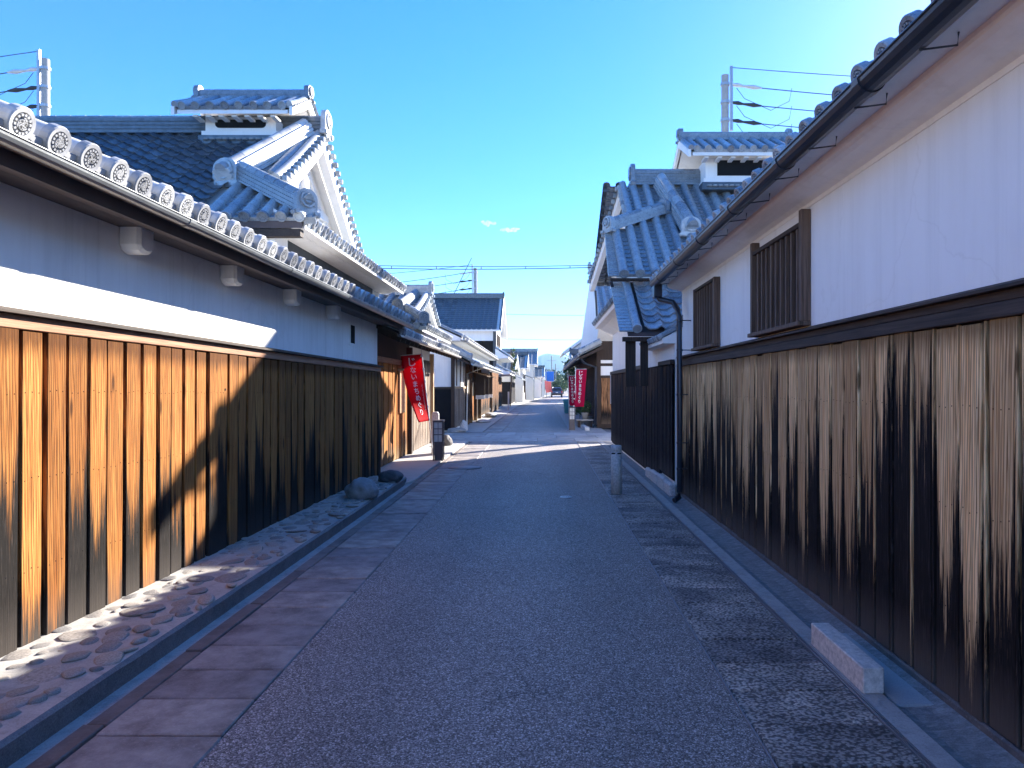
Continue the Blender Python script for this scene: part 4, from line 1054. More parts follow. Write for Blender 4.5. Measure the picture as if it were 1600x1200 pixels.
# ================================================================== HOUSES FARTHER DOWN THE STREET
def gable_house(name, label, x0, x1, y0, y1, ze, zr, wall, dado=None, dz=0.0, ov=0.5, ovx=0.4, rd=0.0, base=None, near_limit=0, tmat='tile_dark', tw=0.30, rot=0.0):
    """ridge along x; slope facing the near side tiled; both gables closed"""
    h = thing(name, label, 'house', ((x0 + x1) / 2, (y0 + y1) / 2, 0))
    ym = (y0 + y1) / 2; p = (zr - ze) / (ym - y0)
    part('wall', MB().poly_prism([(x0, y0, 0), (x0, y1, 0), (x0, y1, ze), (x0, ym, zr - 0.1), (x0, y0, ze)], (x1 - x0, 0, 0)), wall, h)
    if dado:
        part('board_panel', MB().box(x0 - 0.01, x1 + 0.012, y0 - 0.02, y0 - 0.002, 0.1, dz), dado, h)
    for sg in (-1, 1):
        e = V((x0 - ovx, ym + sg * (ym - y0 + ov), ze - ov * p)); rgd = V((x0 - ovx, ym, zr))
        part('roof_slab', MB().poly_prism([e, rgd, rgd - V((0, 0, 0.14)), e - V((0, 0, 0.10))], (x1 - x0 + 2 * ovx, 0, 0)), 'plaster', h)
        S_ = rgd - e
        pantiles(h, e + V((0.0, 0, 0.03)), (1, 0, 0), S_, x1 - x0 + 2 * ovx, lambda u: (0, S_.length), tw, 0.3, tmat, near_limit if sg < 0 else 0)
    ridge(h, (x1 + ovx, ym, zr + 0.02), (x0 - ovx, ym, zr + 0.02), 0.3, 0.3, 3, tmat, end='AB', capr=0.09)
    for xe, s in ((x1 + ovx, 1), (x0 - ovx, -1)):
        for sg in (-1, 1):
            e = V((xe, ym + sg * (ym - y0 + ov), ze - ov * p)); c = V((xe, ym, zr))
            part('bargeboard', MB().poly_prism([e, c, c - V((0, 0, 0.26)), e - V((0, 0, 0.2))], (s * 0.08, 0, 0)), 'white_metal', h)
            part('verge_tiles', MB().tube([e + V((0, 0, 0.06)), c + V((0, 0, 0.06))], 0.09, 8), tmat, h)
    return h
def win(h, x, y0, y1, z0, z1, out, bars=4, mat='glass'):
    w = part('window', MB().box(x, x + out * 0.03, y0, y1, z0, z1), mat, h)
    for yy in (y0, y1): part('frame', MB().box(x + out * 0.031, x + out * 0.06, yy - 0.04, yy + 0.04, z0 - 0.04, z1 + 0.04), 'post_dark', w)
    for k in range(bars):
        yy = y0 + (k + 1) * (y1 - y0) / (bars + 1)
        part('bar', MB().box(x + out * 0.031, x + out * 0.05, yy - 0.03, yy + 0.03, z0, z1), 'bar_wood', w)
    for zz in (z0, z1): part('frame', MB().box(x + out * 0.031, x + out * 0.055, y0, y1, zz - 0.03, zz + 0.03), 'post_dark', w)

# L3: timber shop house past the crossing
L3 = thing('timber_shop_house', 'timber shop house with white upper wall, orange posts and double eaves past the crossing', 'house', (-5, 32, 0))
lowbox(L3, 'wall', 'plaster', -8.5, -3.16, 24.7, 42.0, 0, 3.35)
lowbox(L3, 'end_boards', 'black', -4.6, -3.15, 24.675, 24.695, 0.05, 1.48)
lowbox(L3, 'end_rail', 'beam_dark', -4.6, -3.10, 24.65, 24.69, 1.48, 1.56)
lowbox(L3, 'corner_post', 'post_dark', -3.18, -3.06, 24.62, 24.74, 0, 2.7)
boards(L3, -3.16, 1, 24.8, 28.7, 0.1, 1.5, 0.2, 0.185, 0.02, 'board_grey')
lowbox(L3, 'front_rail', 'signwood', -3.16, -3.1, 24.75, 28.7, 1.5, 1.58)
for k in range(3): lowbox(L3, 'wall_batten', 'bar_wood', -3.16, -3.125, 25.9 + k * 1.2, 25.97 + k * 1.2, 1.6, 2.55)
for yy in (28.9, 30.2, 32.4, 34.6): lowbox(L3, 'post', 'board_gate', -3.16, -3.0, yy, yy + 0.2, 0.03, 2.5)
for yy, zt in ((29.3, 1.1), (31.0, 1.15), (35.0, 1.1)):
    boards(L3, -3.16, 1, yy, yy + 1.1, 0.06, zt, 0.2, 0.19, 0.02, 'board_gate')
lowbox(L3, 'doorway', 'black', -3.165, -3.145, 30.5, 32.3, 0.03, 2.2)
lowbox(L3, 'doorway', 'black', -3.165, -3.145, 32.7, 34.5, 0.03, 2.2)
for yy in (31.3, 33.6, 36.0):
    sg_ = lowbox(L3, 'hanging_sign', 'post_dark', -2.95, -2.55, yy, yy + 0.05, 1.2, 2.15)
    part('sign_foot', MB().box(-2.95, -2.55, yy - 0.01, yy + 0.06, 1.02, 1.19), 'white_metal', sg_)
boards(L3, -3.16, 1, 36.2, 41.9, 0.1, 2.3, 0.24, 0.22, 0.02, 'board_brown')
sk0, sk1 = V((-2.45, 24.4, 2.44)), V((-3.2, 24.4, 2.85))
hongawara(L3, sk0, (0, 1, 0), sk1 - sk0, 17.8, lambda u: (0, 0.86), 0.28, 0.07, 'tile', 'tile')
part('lower_eave_deck', MB().ext([(-2.5, 2.38), (-3.2, 2.76), (-3.2, 2.66), (-2.5, 2.32)], (0, 24.4, 0), (1, 0, 0), (0, 0, 1), (0, 17.8, 0)), 'post_dark', L3)
ridge(L3, (-2.5, 24.45, 2.5), (-3.2, 24.45, 2.9), 0.2, 0.12, 2, 'tile', end='A', capr=0.08, name='hip_ridge')
gutter(L3, (-2.40, 24.4, 2.36), (-2.40, 42.2, 2.36), 0.06, 'gutter_w', seam=3)
part('downpipe', MB().tube([(-2.40, 28.8, 2.34), (-3.05, 28.8, 2.1), (-3.08, 28.8, 0.05)], 0.035, 8), 'gutter_w', L3)
sk0, sk1 = V((-2.75, 24.2, 3.30)), V((-5.8, 24.2, 4.7))
hongawara(L3, sk0, (0, 1, 0), sk1 - sk0, 18.2, lambda u: (0, 3.3), 0.28, 0.07, 'tile', 'tile_lime')
part('roof_deck', MB().ext([(-2.8, 3.24), (-5.8, 4.62), (-8.9, 3.24), (-8.9, 3.14), (-2.8, 3.14)], (0, 24.25, 0), (1, 0, 0), (0, 0, 1), (0, 18.1, 0)), 'plaster', L3)
gutter(L3, (-2.70, 24.2, 3.22), (-2.70, 42.4, 3.22), 0.07, 'gutter_w', seam=3)
ridge(L3, (-5.8, 24.2, 4.65), (-5.8, 42.4, 4.65), 0.3, 0.25, 3, 'tile', end='AB')
for yy in (30.8, 34.6):
    aw = part('awning', MB().obox((-2.75, yy + 0.7, 2.12), (0.36, 0, -0.10), (0, 1.0, 0), (0.004, 0, 0.015)), 'bar_wood', L3)
    for k in range(6): part('awning_slat', MB().obox((-2.75, yy - 0.2 + k * 0.36, 2.145), (0.36, 0, -0.10), (0, 0.03, 0), (0.004, 0, 0.012)), 'signwood', aw)

# L4: tall storehouse with blue roof
L4 = gable_house('white_storehouse', 'two storey white storehouse with wide blue grey tiled roof and dark boarded lower wall', -12.0, -3.25, 49.0, 56.0, 5.75, 8.1, 'plaster', 'board_dark', 4.75, 0.4, 0.35, near_limit=290, tw=0.34)
lowbox(L4, 'corner_post', 'plaster_grey', -3.42, -3.2, 48.9, 49.06, 0, 5.6)
sk0, sk1 = V((-2.3, 48.6, 3.7)), V((-3.25, 48.6, 4.3))
hongawara(L4, sk0, (0, 1, 0), sk1 - sk0, 8.2, lambda u: (0, 1.1), 0.3, 0.08, 'tile', 'tile_lime')
part('street_eave', MB().ext([(-2.35, 3.64), (-3.25, 4.2), (-3.25, 3.5), (-2.35, 3.54)], (0, 48.6, 0), (1, 0, 0), (0, 0, 1), (0, 8.2, 0)), 'plaster', L4)
sk0, sk1 = V((-2.2, 48.8, 2.6)), V((-3.25, 48.8, 3.1))
hongawara(L4, sk0, (0, 1, 0), sk1 - sk0, 8.0, lambda u: (0, 1.1), 0.3, 0.08, 'tile', 'tile_lime')
part('lower_street_eave', MB().ext([(-2.25, 2.54), (-3.25, 3.0), (-3.25, 2.4), (-2.25, 2.44)], (0, 48.8, 0), (1, 0, 0), (0, 0, 1), (0, 8.0, 0)), 'plaster', L4)
win(L4, -3.25, 50.2, 53.5, 4.5, 5.3, 1, 9)
boards(L4, -3.25, 1, 49.1, 55.9, 0.1, 2.3, 0.3, 0.28, 0.02, 'board_brown')

FEN = thing('board_fence', 'tall brown plank fence with pale top between the shop house and storehouse', 'fence', (-3.0, 45.5, 0))
lowbox(FEN, 'fence_core', 'post_dark', -3.1, -3.04, 42.3, 48.7, 0, 2.4)
boards(FEN, -3.04, 1, 42.3, 48.7, 0.1, 2.45, 0.3, 0.28, 0.025, 'board_brown')
lowbox(FEN, 'fence_cap', 'white_metal', -3.16, -2.98, 42.3, 48.7, 2.46, 2.54)

# L5 and the houses round the bend
L5 = gable_house('white_house', 'white two storey house with plain blue grey roof round the bend', -8.0, -1.1, 86.0, 93.0, 4.5, 6.0, 'plaster_cream', None, 0, 0.4, 0.4, tmat='tile', tw=0.5)
win(L5, -1.1, 87.5, 89, 2.6, 3.8, 1, 2); win(L5, -1.1, 90.5, 92, 2.6, 3.8, 1, 2)
part('near_window', MB().box(-5.4, -4.2, 85.96, 85.99, 2.6, 3.7), 'glass', L5)
part('corner_pipe', MB().tube([(-1.05, 85.9, 4.4), (-1.05, 85.9, 0)], 0.06, 8), 'steel', L5)
sk0, sk1 = V((-0.9, 86, 2.5)), V((-1.6, 86, 2.9))
part('porch_roof', MB().ext([(-0.3, 2.55), (-1.1, 3.0), (-1.1, 2.9), (-0.3, 2.48)], (0, 85.8, 0), (1, 0, 0), (0, 0, 1), (0, 7.2, 0)), 'tile', L5)
hh = gable_house('low_house', 'low dark tiled house between storehouse and bend', -8.2, -2.75, 60.0, 70.0, 3.0, 4.4, 'plaster_cream', 'board_dark', 2.0, 0.4, 0.4, tw=0.5)
part('porch_roof', MB().ext([(-1.75, 2.3), (-2.75, 2.8), (-2.75, 2.7), (-1.75, 2.22)], (0, 59.8, 0), (1, 0, 0), (0, 0, 1), (0, 10.4, 0)), 'tile', hh)
boards(hh, -2.75, 1, 60.1, 69.9, 0.1, 2.0, 0.5, 0.48, 0.02, 'board_dark')
h6 = gable_house('low_house', 'cream house with grey porch roof standing before the white two storey house', -8.0, -2.0, 72.5, 82.0, 3.6, 5.0, 'plaster_cream', None, 0, 0.4, 0.4, tw=0.5)
part('porch_roof', MB().ext([(-1.0, 2.5), (-2.0, 2.95), (-2.0, 2.85), (-1.0, 2.42)], (0, 72.3, 0), (1, 0, 0), (0, 0, 1), (0, 9.8, 0)), 'tile', h6)
win(h6, -2.0, 74, 76, 1.0, 2.2, 1, 3, 'black'); win(h6, -2.0, 78, 80.5, 0.2, 2.2, 1, 4, 'black')
h7 = gable_house('white_house', 'far white house with brown lower wall beside the pale red banners', -7.5, -0.2, 100.0, 112.0, 3.1, 4.4, 'plaster_cream', None, 0, 0.4, 0.4, tw=0.6)
boards(h7, -0.2, 1, 100.1, 111.9, 0.1, 2.1, 0.7, 0.68, 0.02, 'board_dark'); win(h7, -0.2, 102, 105, 2.3, 2.9, 1, 4)
h8 = gable_house('white_house', 'farthest small white house at the left end of the street', -6.0, 0.3, 118.0, 130.0, 3.0, 4.3, 'plaster_cream', None, 0, 0.4, 0.4, tw=0.6)
win(h8, 0.3, 120, 124, 1.0, 2.3, 1, 4)

# right side past the crossing
R3 = thing('dark_timber_house', 'dark timber house with deep eaves and an orange stained end wall beyond the crossing', 'house', (4, 36, 0))
lowbox(R3, 'wall', 'post_dark', 2.12, 9, 27.0, 44.0, 0, 3.3)
lowbox(R3, 'end_panel', 'plaster', 2.2, 6, 26.975, 26.995, 2.0, 2.35)
lowbox(R3, 'end_panel', 'plaster', 2.2, 6, 26.975, 26.995, 2.46, 2.58)
for k in range(16):
    me = MB().box(-0.11, 0.11, -0.02, 0, 0, 1.75).mesh('board', bevel=0.003)
    ob('board', me, 'board_brown', R3, loc=V((2.34 + k * 0.235, 26.99, 0.15)) - off(R3))
lowbox(R3, 'end_rail', 'beam_dark', 2.2, 6, 26.95, 26.99, 1.91, 1.99)
lowbox(R3, 'corner_post', 'post_dark', 2.05, 2.2, 26.93, 27.06, 0, 2.9)
boards(R3, 2.12, -1, 27.1, 43.9, 0.1, 2.4, 0.3, 0.28, 0.02, 'board_dark')
part('downpipe', MB().tube([(1.42, 26.5, 2.6), (1.55, 26.6, 2.45), (2.0, 26.85, 2.3), (2.0, 26.85, 0.15), (1.9, 26.8, 0.05)], 0.05, 8), 'gutter_d', R3)
sk0, sk1 = V((1.32, 26.3, 2.72)), V((2.2, 26.3, 3.15))
hongawara(R3, sk0, (0, 1, 0), sk1 - sk0, 17.8, lambda u: (0, 0.95), 0.28, 0.07, 'tile', 'tile')
part('eave_deck', MB().ext([(1.37, 2.66), (2.2, 3.07), (2.2, 2.95), (1.37, 2.58)], (0, 26.3, 0), (1, 0, 0), (0, 0, 1), (0, 17.8, 0)), 'post_dark', R3)
gutter(R3, (1.28, 26.3, 2.62), (1.28, 44.1, 2.62), 0.06, 'gutter_d', seam=3)
ridge(R3, (1.4, 26.35, 2.8), (2.2, 26.35, 3.2), 0.2, 0.12, 2, 'tile', end='A', capr=0.08, name='hip_ridge')
# near-end lean-to and main roof
S = V((0, 4.4, 2.6))
hongawara(R3, (2.0, 25.9, 3.9), (1, 0, 0), S, 8.0, lambda u: (0, S.length), 0.28, 0.075, 'tile', 'tile')
part('roof_deck', MB().poly_prism([(2.05, 25.95, 3.84), (2.05, 30.3, 6.42), (2.05, 38, 3.9), (2.05, 38, 3.3), (2.05, 26.9, 3.3), (2.05, 25.95, 3.76)], (8, 0, 0)), 'plaster', R3)
ridge(R3, (2.0, 30.3, 6.42), (10, 30.3, 6.42), 0.3, 0.3, 3, 'tile', end='A')

R4 = thing('white_house', 'white two storey house with its gable end and white gutter behind the dark timber house', 'house', (5.4, 62, 0))
part('wall', MB().poly_prism([(2.45, 60, 0), (9.4, 60, 0), (9.4, 60, 4.7), (5.9, 60, 7.2), (2.45, 60, 4.7)], (0, 7, 0)), 'plaster', R4)
for sg, xe in ((-1, 1.75), (1, 10.05)):
    e, c_ = V((xe, 59.4, 4.55)), V((5.9, 59.4, 7.5))
    part('roof_slab', MB().poly_prism([e, c_, c_ - V((0, 0, 0.2)), e - V((0, 0, 0.16))], (0, 8.2, 0)), 'tile', R4)
    part('bargeboard', MB().poly_prism([e - V((0, 0.03, 0.03)), c_ - V((0, 0.03, 0.03)), c_ - V((0, 0.03, 0.30)), e - V((0, 0.03, 0.26))], (0, -0.05, 0)), 'white_metal', R4)
ridge(R4, (5.9, 59.3, 7.45), (5.9, 67.6, 7.45), 0.3, 0.2, 2, 'tile', end='A')
gutter(R4, (1.70, 59.4, 4.42), (1.70, 67.6, 4.42), 0.07, 'gutter_w', seam=3)
part('downpipe', MB().tube([(1.72, 59.5, 4.36), (2.36, 59.9, 4.0), (2.36, 59.9, 0)], 0.05, 8), 'white_metal', R4)
win(R4, 2.45, 61.5, 63.5, 2.8, 4.0, -1, 2)
R5 = gable_house('low_house', 'low dark house beside the planters on the far right', 2.6, 8.5, 46.0, 56.0, 2.6, 3.9, 'post_dark', None, 0, 0.4, 0.6, tw=0.5)
R6 = gable_house('low_house', 'low grey roofed house by the parked car', 4.6, 10.5, 74.0, 96.0, 2.7, 4.2, 'plaster_cream', None, 0, 0.4, 0.5, tmat='tile', tw=0.6)
R7 = gable_house('low_house', 'far cream house behind the parked car', 6.8, 14, 112.0, 128.0, 3.0, 4.6, 'plaster_cream', None, 0, 0.4, 0.5, tmat='tile', tw=0.6)

# ================================================================== STREET OBJECTS
def rock(name, label, cat, loc, sc, seed, mat, rot=0, group=None, flat=0.3):
    bm = bmesh.new(); bmesh.ops.create_icosphere(bm, subdivisions=4, radius=1.0)
    for v in bm.verts:
        n = mathutils.noise.noise(v.co * 0.9 + V((seed * 5.3, seed, 2))) * 0.35 + mathutils.noise.noise(v.co * 2.4 + V((seed, 4, seed * 2))) * 0.13 + mathutils.noise.noise(v.co * 7 + V((seed, 4, 1))) * 0.03
        v.co *= 1 + n
        if v.co.z < -0.55: v.co.z = -0.55
    zmin = min(v.co.z for v in bm.verts)
    for v in bm.verts: v.co = V((v.co.x * sc[0], v.co.y * sc[1], (v.co.z - zmin) * sc[2]))
    me = bpy.data.meshes.new(name); bm.to_mesh(me); bm.free()
    for p in me.polygons: p.use_smooth = True
    o = ob(name, me, mat, None, loc=loc, label=label, category=cat, group=group); o.rotation_euler = (0, 0, rot)
    return o
rock('boulder', 'big rounded grey boulder sitting on the cobbled stone ledge', 'boulder', (-2.33, 9.15, 0.12), (0.20, 0.24, 0.17), 3, 'boulder', 0.4)
rock('boulder', 'smaller blocky dark boulder next to the rounded one at the ledge end', 'boulder', (-2.30, 10.75, 0.11), (0.17, 0.20, 0.12), 8, 'rock_dark', 0.2)
rock('rock', 'squat dark stone on the pale apron behind the lamp post', 'rock', (-2.5, 18.5, 0.03), (0.15, 0.2, 0.17), 5, 'rock_dark', 0)
rock('rock', 'flat grey stone at the crossing corner', 'rock', (-2.95, 24.3, 0.0), (0.35, 0.3, 0.1), 11, 'boulder', 0)
rock('rock', 'pale pointed stone at the foot of the grey board wall', 'rock', (-2.75, 24.9, 0.02), (0.13, 0.16, 0.24), 14, 'granite_w', 0)
rock('rock', 'low flat step stone under the orange posts', 'rock', (-2.6, 31.2, 0.02), (0.32, 0.6, 0.07), 17, 'granite_w', 0)
rock('rock', 'low blue grey stone before the brown planks', 'rock', (-2.7, 37.0, 0.02), (0.3, 1.4, 0.14), 19, 'boulder', 0)

solo('stone_marker', MB().poly_prism([(-2.54, 16.2, 0.03), (-2.38, 16.2, 0.03), (-2.38, 16.2, 0.93), (-2.405, 16.2, 0.985), (-2.515, 16.2, 0.985), (-2.54, 16.2, 0.93)], (0, 0.16, 0)), 'granite_w', 'pale stone marker post with rounded top behind the lamp post', 'stone marker', (-2.46, 16.28, 0.03), bevel=0.012)

def lamp_post(loc, label, s=1.0):
    t = thing('lamp_post', label, 'lamp post', loc, 0, 'lattice lamp posts'); X, Y, Z = loc; w = 0.095 * s
    part('base', MB().box(X - w * .85, X + w * .85, Y - w * .85, Y + w * .85, Z, Z + 0.38 * s), 'lamp_body', t, 0.006)
    for sx in (-1, 1):
        for sy in (-1, 1):
            part('corner_post', MB().box(X + sx * w - 0.011, X + sx * w + 0.011, Y + sy * w - 0.011, Y + sy * w + 0.011, Z, Z + 0.80 * s), 'lamp_body', t)
    part('lamp_box', MB().box(X - w * .86, X + w * .86, Y - w * .86, Y + w * .86, Z + 0.39 * s, Z + 0.79 * s), 'paper', t)
    for zz in (0.385, 0.54, 0.66):
        part('rail', MB().box(X - w, X + w, Y - w - 0.002, Y + w + 0.002, Z + zz * s - 0.008, Z + zz * s + 0.008), 'lamp_body', t)
    for sg in (-1, 1):
        part('lattice_bar', MB().box(X - 0.005, X + 0.005, Y + sg * w * .9 - 0.006, Y + sg * w * .9 + 0.006, Z + 0.39 * s, Z + 0.79 * s), 'lamp_body', t)
        part('lattice_bar', MB().box(X + sg * w * .9 - 0.006, X + sg * w * .9 + 0.006, Y - 0.005, Y + 0.005, Z + 0.39 * s, Z + 0.79 * s), 'lamp_body', t)
    part('cap', MB().box(X - w - 0.018, X + w + 0.018, Y - w - 0.018, Y + w + 0.018, Z + 0.80 * s, Z + 0.84 * s), 'lamp_body', t, 0.005)
lamp_post((-2.16, 14.75, 0.03), 'brown lattice lamp post with paper panes beside the red tilted banner')
lamp_post((1.06, 25.7, 0.0), 'lattice lamp post standing before the crimson banners at the crossing', 1.0)

bo = thing('bollard', 'speckled grey granite bollard with two slots on the right pavement', 'bollard', (1.067, 10.3, 0.008))
part('body', MB().lathe([(0.0, 0), (0.08, 0), (0.078, 0.60), (0.072, 0.604), (0.072, 0.612), (0.078, 0.616), (0.078, 0.685), (0.07, 0.698), (0.0, 0.70)], (1.067, 10.3, 0.008), 28), 'granite_w', bo)
for a in (-2.25, -1.1, 0.6, 2.0):
    c = V((1.067 + 0.0775 * math.cos(a), 10.3 + 0.0775 * math.sin(a), 0.595)); tv = V((-math.sin(a), math.cos(a), 0))
    part('slot', MB().obox(c, tv * 0.03, V((math.cos(a), math.sin(a), 0)) * 0.003, (0, 0, 0.009)), 'black', bo)
solo('granite_block', MB().box(1.605, 1.712, 3.56, 4.25, 0.012, 0.142), 'granite', 'long pale pink granite kerb block lying on the right gutter', 'granite block', (1.66, 3.9, 0.012), bevel=0.005)

mh = thing('manhole_cover', 'round grey manhole cover at the left edge of the road', 'manhole cover', (-1.50, 13.65, 0.012))
part('rim', MB().lathe([(0.30, 0.0), (0.33, 0.0), (0.33, 0.012), (0.305, 0.014), (0.30, 0.006)], (-1.50, 13.65, 0.005), 40), 'iron', mh)
lid = part('lid', MB().lathe([(0.0, 0.010), (0.298, 0.010), (0.298, 0.0)], (-1.50, 13.65, 0.005), 40), 'concrete', mh)
sm = thing('valve_cover', 'small oval looking white rimmed valve lid in the asphalt', 'valve cover', (0.325, 10.0, 0.002))
part('rim', MB().lathe([(0.072, 0.0), (0.085, 0.0), (0.085, 0.008), (0.072, 0.008)], (0.325, 10.0, 0.001), 28), 'white_metal', sm)
sld = part('lid', MB().lathe([(0.0, 0.006), (0.072, 0.006), (0.072, 0.0)], (0.325, 10.0, 0.001), 28), 'white_metal', sm)
for k in range(4): part('lid_mark', MB().box(0.28 + k * 0.025, 0.293 + k * 0.025, 9.975, 10.025, 0.0072, 0.009), 'iron', sld)

# ---------------------------------------------------------------- banners
def glyphs(text):
    out = []
    for ch in text:
        cu = bpy.data.curves.new('glyph', 'FONT'); cu.body = ch; cu.size = 1.0; cu.align_x = 'CENTER'; cu.resolution_u = 3
        cu.offset = 0.012
        o = bpy.data.objects.new('glyph', cu); COL.objects.link(o)
        dg = bpy.context.evaluated_depsgraph_get(); dg.update()
        me = o.evaluated_get(dg).to_mesh()
        out.append(([v.co.copy() for v in me.vertices], [tuple(p.vertices) for p in me.polygons]))
        o.evaluated_get(dg).to_mesh_clear()
        bpy.data.objects.remove(o); bpy.data.curves.remove(cu)
    return out
GL = glyphs('じないまちめぐり')
def banner(name, label, foot, top, w, h, mat, surf, group=None, text=True, small=True, arm=None):
    """surf(u, v): u 0..1 across from the pole, v 0..1 downwards -> point on the cloth"""
    t = thing(name, label, 'banner', foot, 0, group)
    part('pole', MB().tube([foot, top], 0.012, 8), 'white_metal', t)
    part('cross_arm', MB().tube([surf(0, 0) + V((0, 0, 0.01)), surf(1, 0) + V((0, 0, 0.01))], 0.008, 6), 'white_metal', t)
    nu, nv = 8, 30; mb = MB(); vs = [surf(i / nu, j / nv) for j in range(nv + 1) for i in range(nu + 1)]
    mb.add(vs, [(j * (nu + 1) + i, j * (nu + 1) + i + 1, (j + 1) * (nu + 1) + i + 1, (j + 1) * (nu + 1) + i) for j in range(nv) for i in range(nu)], True)
    cl = part('cloth', mb, mat, t)
    md = cl.modifiers.new('thickness', 'SOLIDIFY'); md.thickness = 0.002; md.offset = 0
    for k in range(6):
        p = surf(0, 0.03 + k * 0.19); part('loop', MB().box(p.x - 0.03, p.x + 0.02, p.y - 0.006, p.y + 0.006, p.z - 0.018, p.z + 0.018), 'white_metal', t)
    if text:
        lt = MB(); n = len(GL)
        for k, (gv, gf) in enumerate(GL):
            xs_ = [q.x for q in gv]; ys_ = [q.y for q in gv]; mx, my = (min(xs_) + max(xs_)) / 2, (min(ys_) + max(ys_)) / 2
            g = (0.80 / n) * h
            if k == 0: g *= 1.5
            vc = 0.085 + (k + (0.0 if k == 0 else 0.35)) * 0.88 / (n + 0.35) + (0.02 if k == 0 else 0)
            pts = []
            for q in gv:
                du = (q.x - mx) * g * 0.95 / w; dv = -(q.y - my) * g / h
                # the reader sees u=1 on the left when the cloth hangs left of the pole
                pts.append((0.5 + du * banner.flip, vc + dv))
            vv = []
            for (u_, v_) in pts:
                p = surf(u_, v_); e = 1e-3
                nrm = (surf(u_ + e, v_) - p).cross(surf(u_, v_ + e) - p).normalized()
                if nrm.y > 0: nrm = -nrm
                vv.append(p + nrm * 0.004)
            lt.add(vv, gf)
        part('lettering', lt, 'print', cl)
        if small:
            st = MB()
            for k in range(22):
                v_ = 0.45 + k * 0.018; u_ = 0.14 if banner.flip < 0 else 0.1
                p = surf(u_, v_); q = surf(u_ + random.uniform(0.025, 0.06), v_ + 0.002)
                st.tube([p + V((0.0, -0.004, 0)), q + V((0, -0.004, 0))], 0.004, 4)
            part('small_print', st, 'print', cl, kind='stuff')
    return t
PT, PB = V((-2.585, 15.15, 2.30)), V((-2.33, 15.15, 0.03))
def surfL(u, v):
    # pole point
    p = PT.lerp(PB, 0.02 + v * 0.625)
    a = R(8 + 62 * v ** 1.15)
    d = V((-math.cos(a), math.sin(a) * -1.0, -0.10 + 0.06 * v))
    return p + d * (u * 0.44) + V((0, math.sin(v * 7 + u * 3) * 0.015 * u, 0))
banner.flip = -1
banner('banner', 'tilted red cloth banner with white writing leaning by the gate house', tuple(PB), tuple(PT + (PT - PB) * 0.02), 0.44, 1.42, 'red', surfL)
def mk_surf(x, y, zt, w, h, dx, wob):
    def f(u, v): return V((x + u * w * (1 - 0.10 * v) + dx * v, y + math.sin(v * 5 + u * 2) * wob - 0.10 * u, zt - v * h))
    return f
banner.flip = 1
banner('banner', 'upright crimson banner with white writing before the dark timber house', (1.16, 25.9, 0.006), (1.20, 25.9, 2.26), 0.40, 1.36, 'crimson', mk_surf(1.20, 25.9, 2.2, 0.40, 1.36, -0.06, 0.015))
banner('banner', 'narrow crimson banner half hidden behind another crimson banner', (1.12, 30.0, 0.006), (1.07, 30.0, 2.08), 0.30, 1.25, 'crimson', mk_surf(1.08, 30.0, 2.02, 0.3, 1.25, 0.05, 0.03), small=False)
for k, (xx, yy) in enumerate(((0.25, 99.0), (0.75, 108.0))):
    banner('banner', ('faded pale red banner on a pole beside the far cream house', 'second faded red banner, under the square blue sign')[k], (xx, yy, 0), (xx, yy, 2.5), 0.5, 1.6, 'pink', mk_surf(xx, yy, 2.4, 0.5, 1.6, 0.2, 0.05), group='faded far banners', text=False)

# ---------------------------------------------------------------- utility poles and wires
def sagw(a, b, sag, n=14):
    a, b = V(a), V(b)
    return [a.lerp(b, i / n) - V((0, 0, sag * 4 * (i / n) * (1 - i / n))) for i in range(n + 1)]
def upole(loc, top, r, label, wires, side, brace=True, wr=0.018):
    t = thing('utility_pole', label, 'utility pole', loc); X, Y, _ = loc
    part('pole', MB().tube([(X, Y, 0), (X, Y, top)], [r * 1.25, r], 12), 'pole', t)
    part('side_bracket', MB().box(X + side * (r + 0.05), X + side * (r + 0.15), Y - 0.05, Y + 0.05, top - 2.1, top + 0.35), 'steel', t)
    for k in range(3):
        z = top - 0.35 - k * 0.68
        part('band', MB().tube([(X, Y, z - 0.05), (X, Y, z + 0.05)], r * 1.25, 12), 'steel', t)
        ins = part('insulator', MB().tube([(X + side * (r + 0.1), Y, z), (X + side * (r + 0.35), Y, z - 0.02), (X + side * (r + 0.55), Y, z - 0.06), (X + side * (r + 0.95), Y, z - 0.1), (X + side * (r + 1.25), Y, z - 0.13)], [0.05, 0.08, 0.04, 0.085, 0.03], 8), 'insul' if k == 0 else 'wire', t)
        a = V((X + side * (r + 1.2), Y, z - 0.13))
        part('wire', MB().tube(sagw(a, a + V(wires) + V((0, 0, 0)), 0.5), wr, 5), 'wire', t)
        part('jumper', MB().tube([a + V((side * 1.2, 0, -0.01)), a + V((side * 1.1, 0, -0.5)), a + V((side * 0.4, 0, -0.85)), a + V((-side * 0.6, 0, -0.4)), a + V((-side * 0.9, 0, 0.0))], wr * 0.6, 5), 'wire', t)
    a = V((X + side * (r + 0.1), Y, top + 0.3))
    part('ground_wire', MB().tube(sagw(a, a + V(wires), 0.35), wr * 0.8, 5), 'wire', t)
    if brace:
        part('arm', MB().tube([(X - side * r, Y, top - 2.2), (X - side * (r + 1.3), Y, top - 2.75)], 0.07, 8), 'steel', t)
    return t
P1 = upole((-18.2, 26, 0), 13.55, 0.14, 'concrete power pole with slanted steel arm behind the big tiled house', (-24, 2, -1.0), -1)
P2 = upole((6.93, 27, 0), 13.4, 0.14, 'concrete power pole rising behind the square roof turret', (26, 2, 0.2), 1, False)
P3 = upole((-5.7, 60, 0), 11.6, 0.15, 'concrete power pole behind the storehouse roof', (-18, -3, -1.6), -1, False, 0.025)
part('guy_wire', MB().tube([(-5.9, 59, 12.3), (-7.9, 59, 8.2)], 0.03, 5), 'wire', P3)
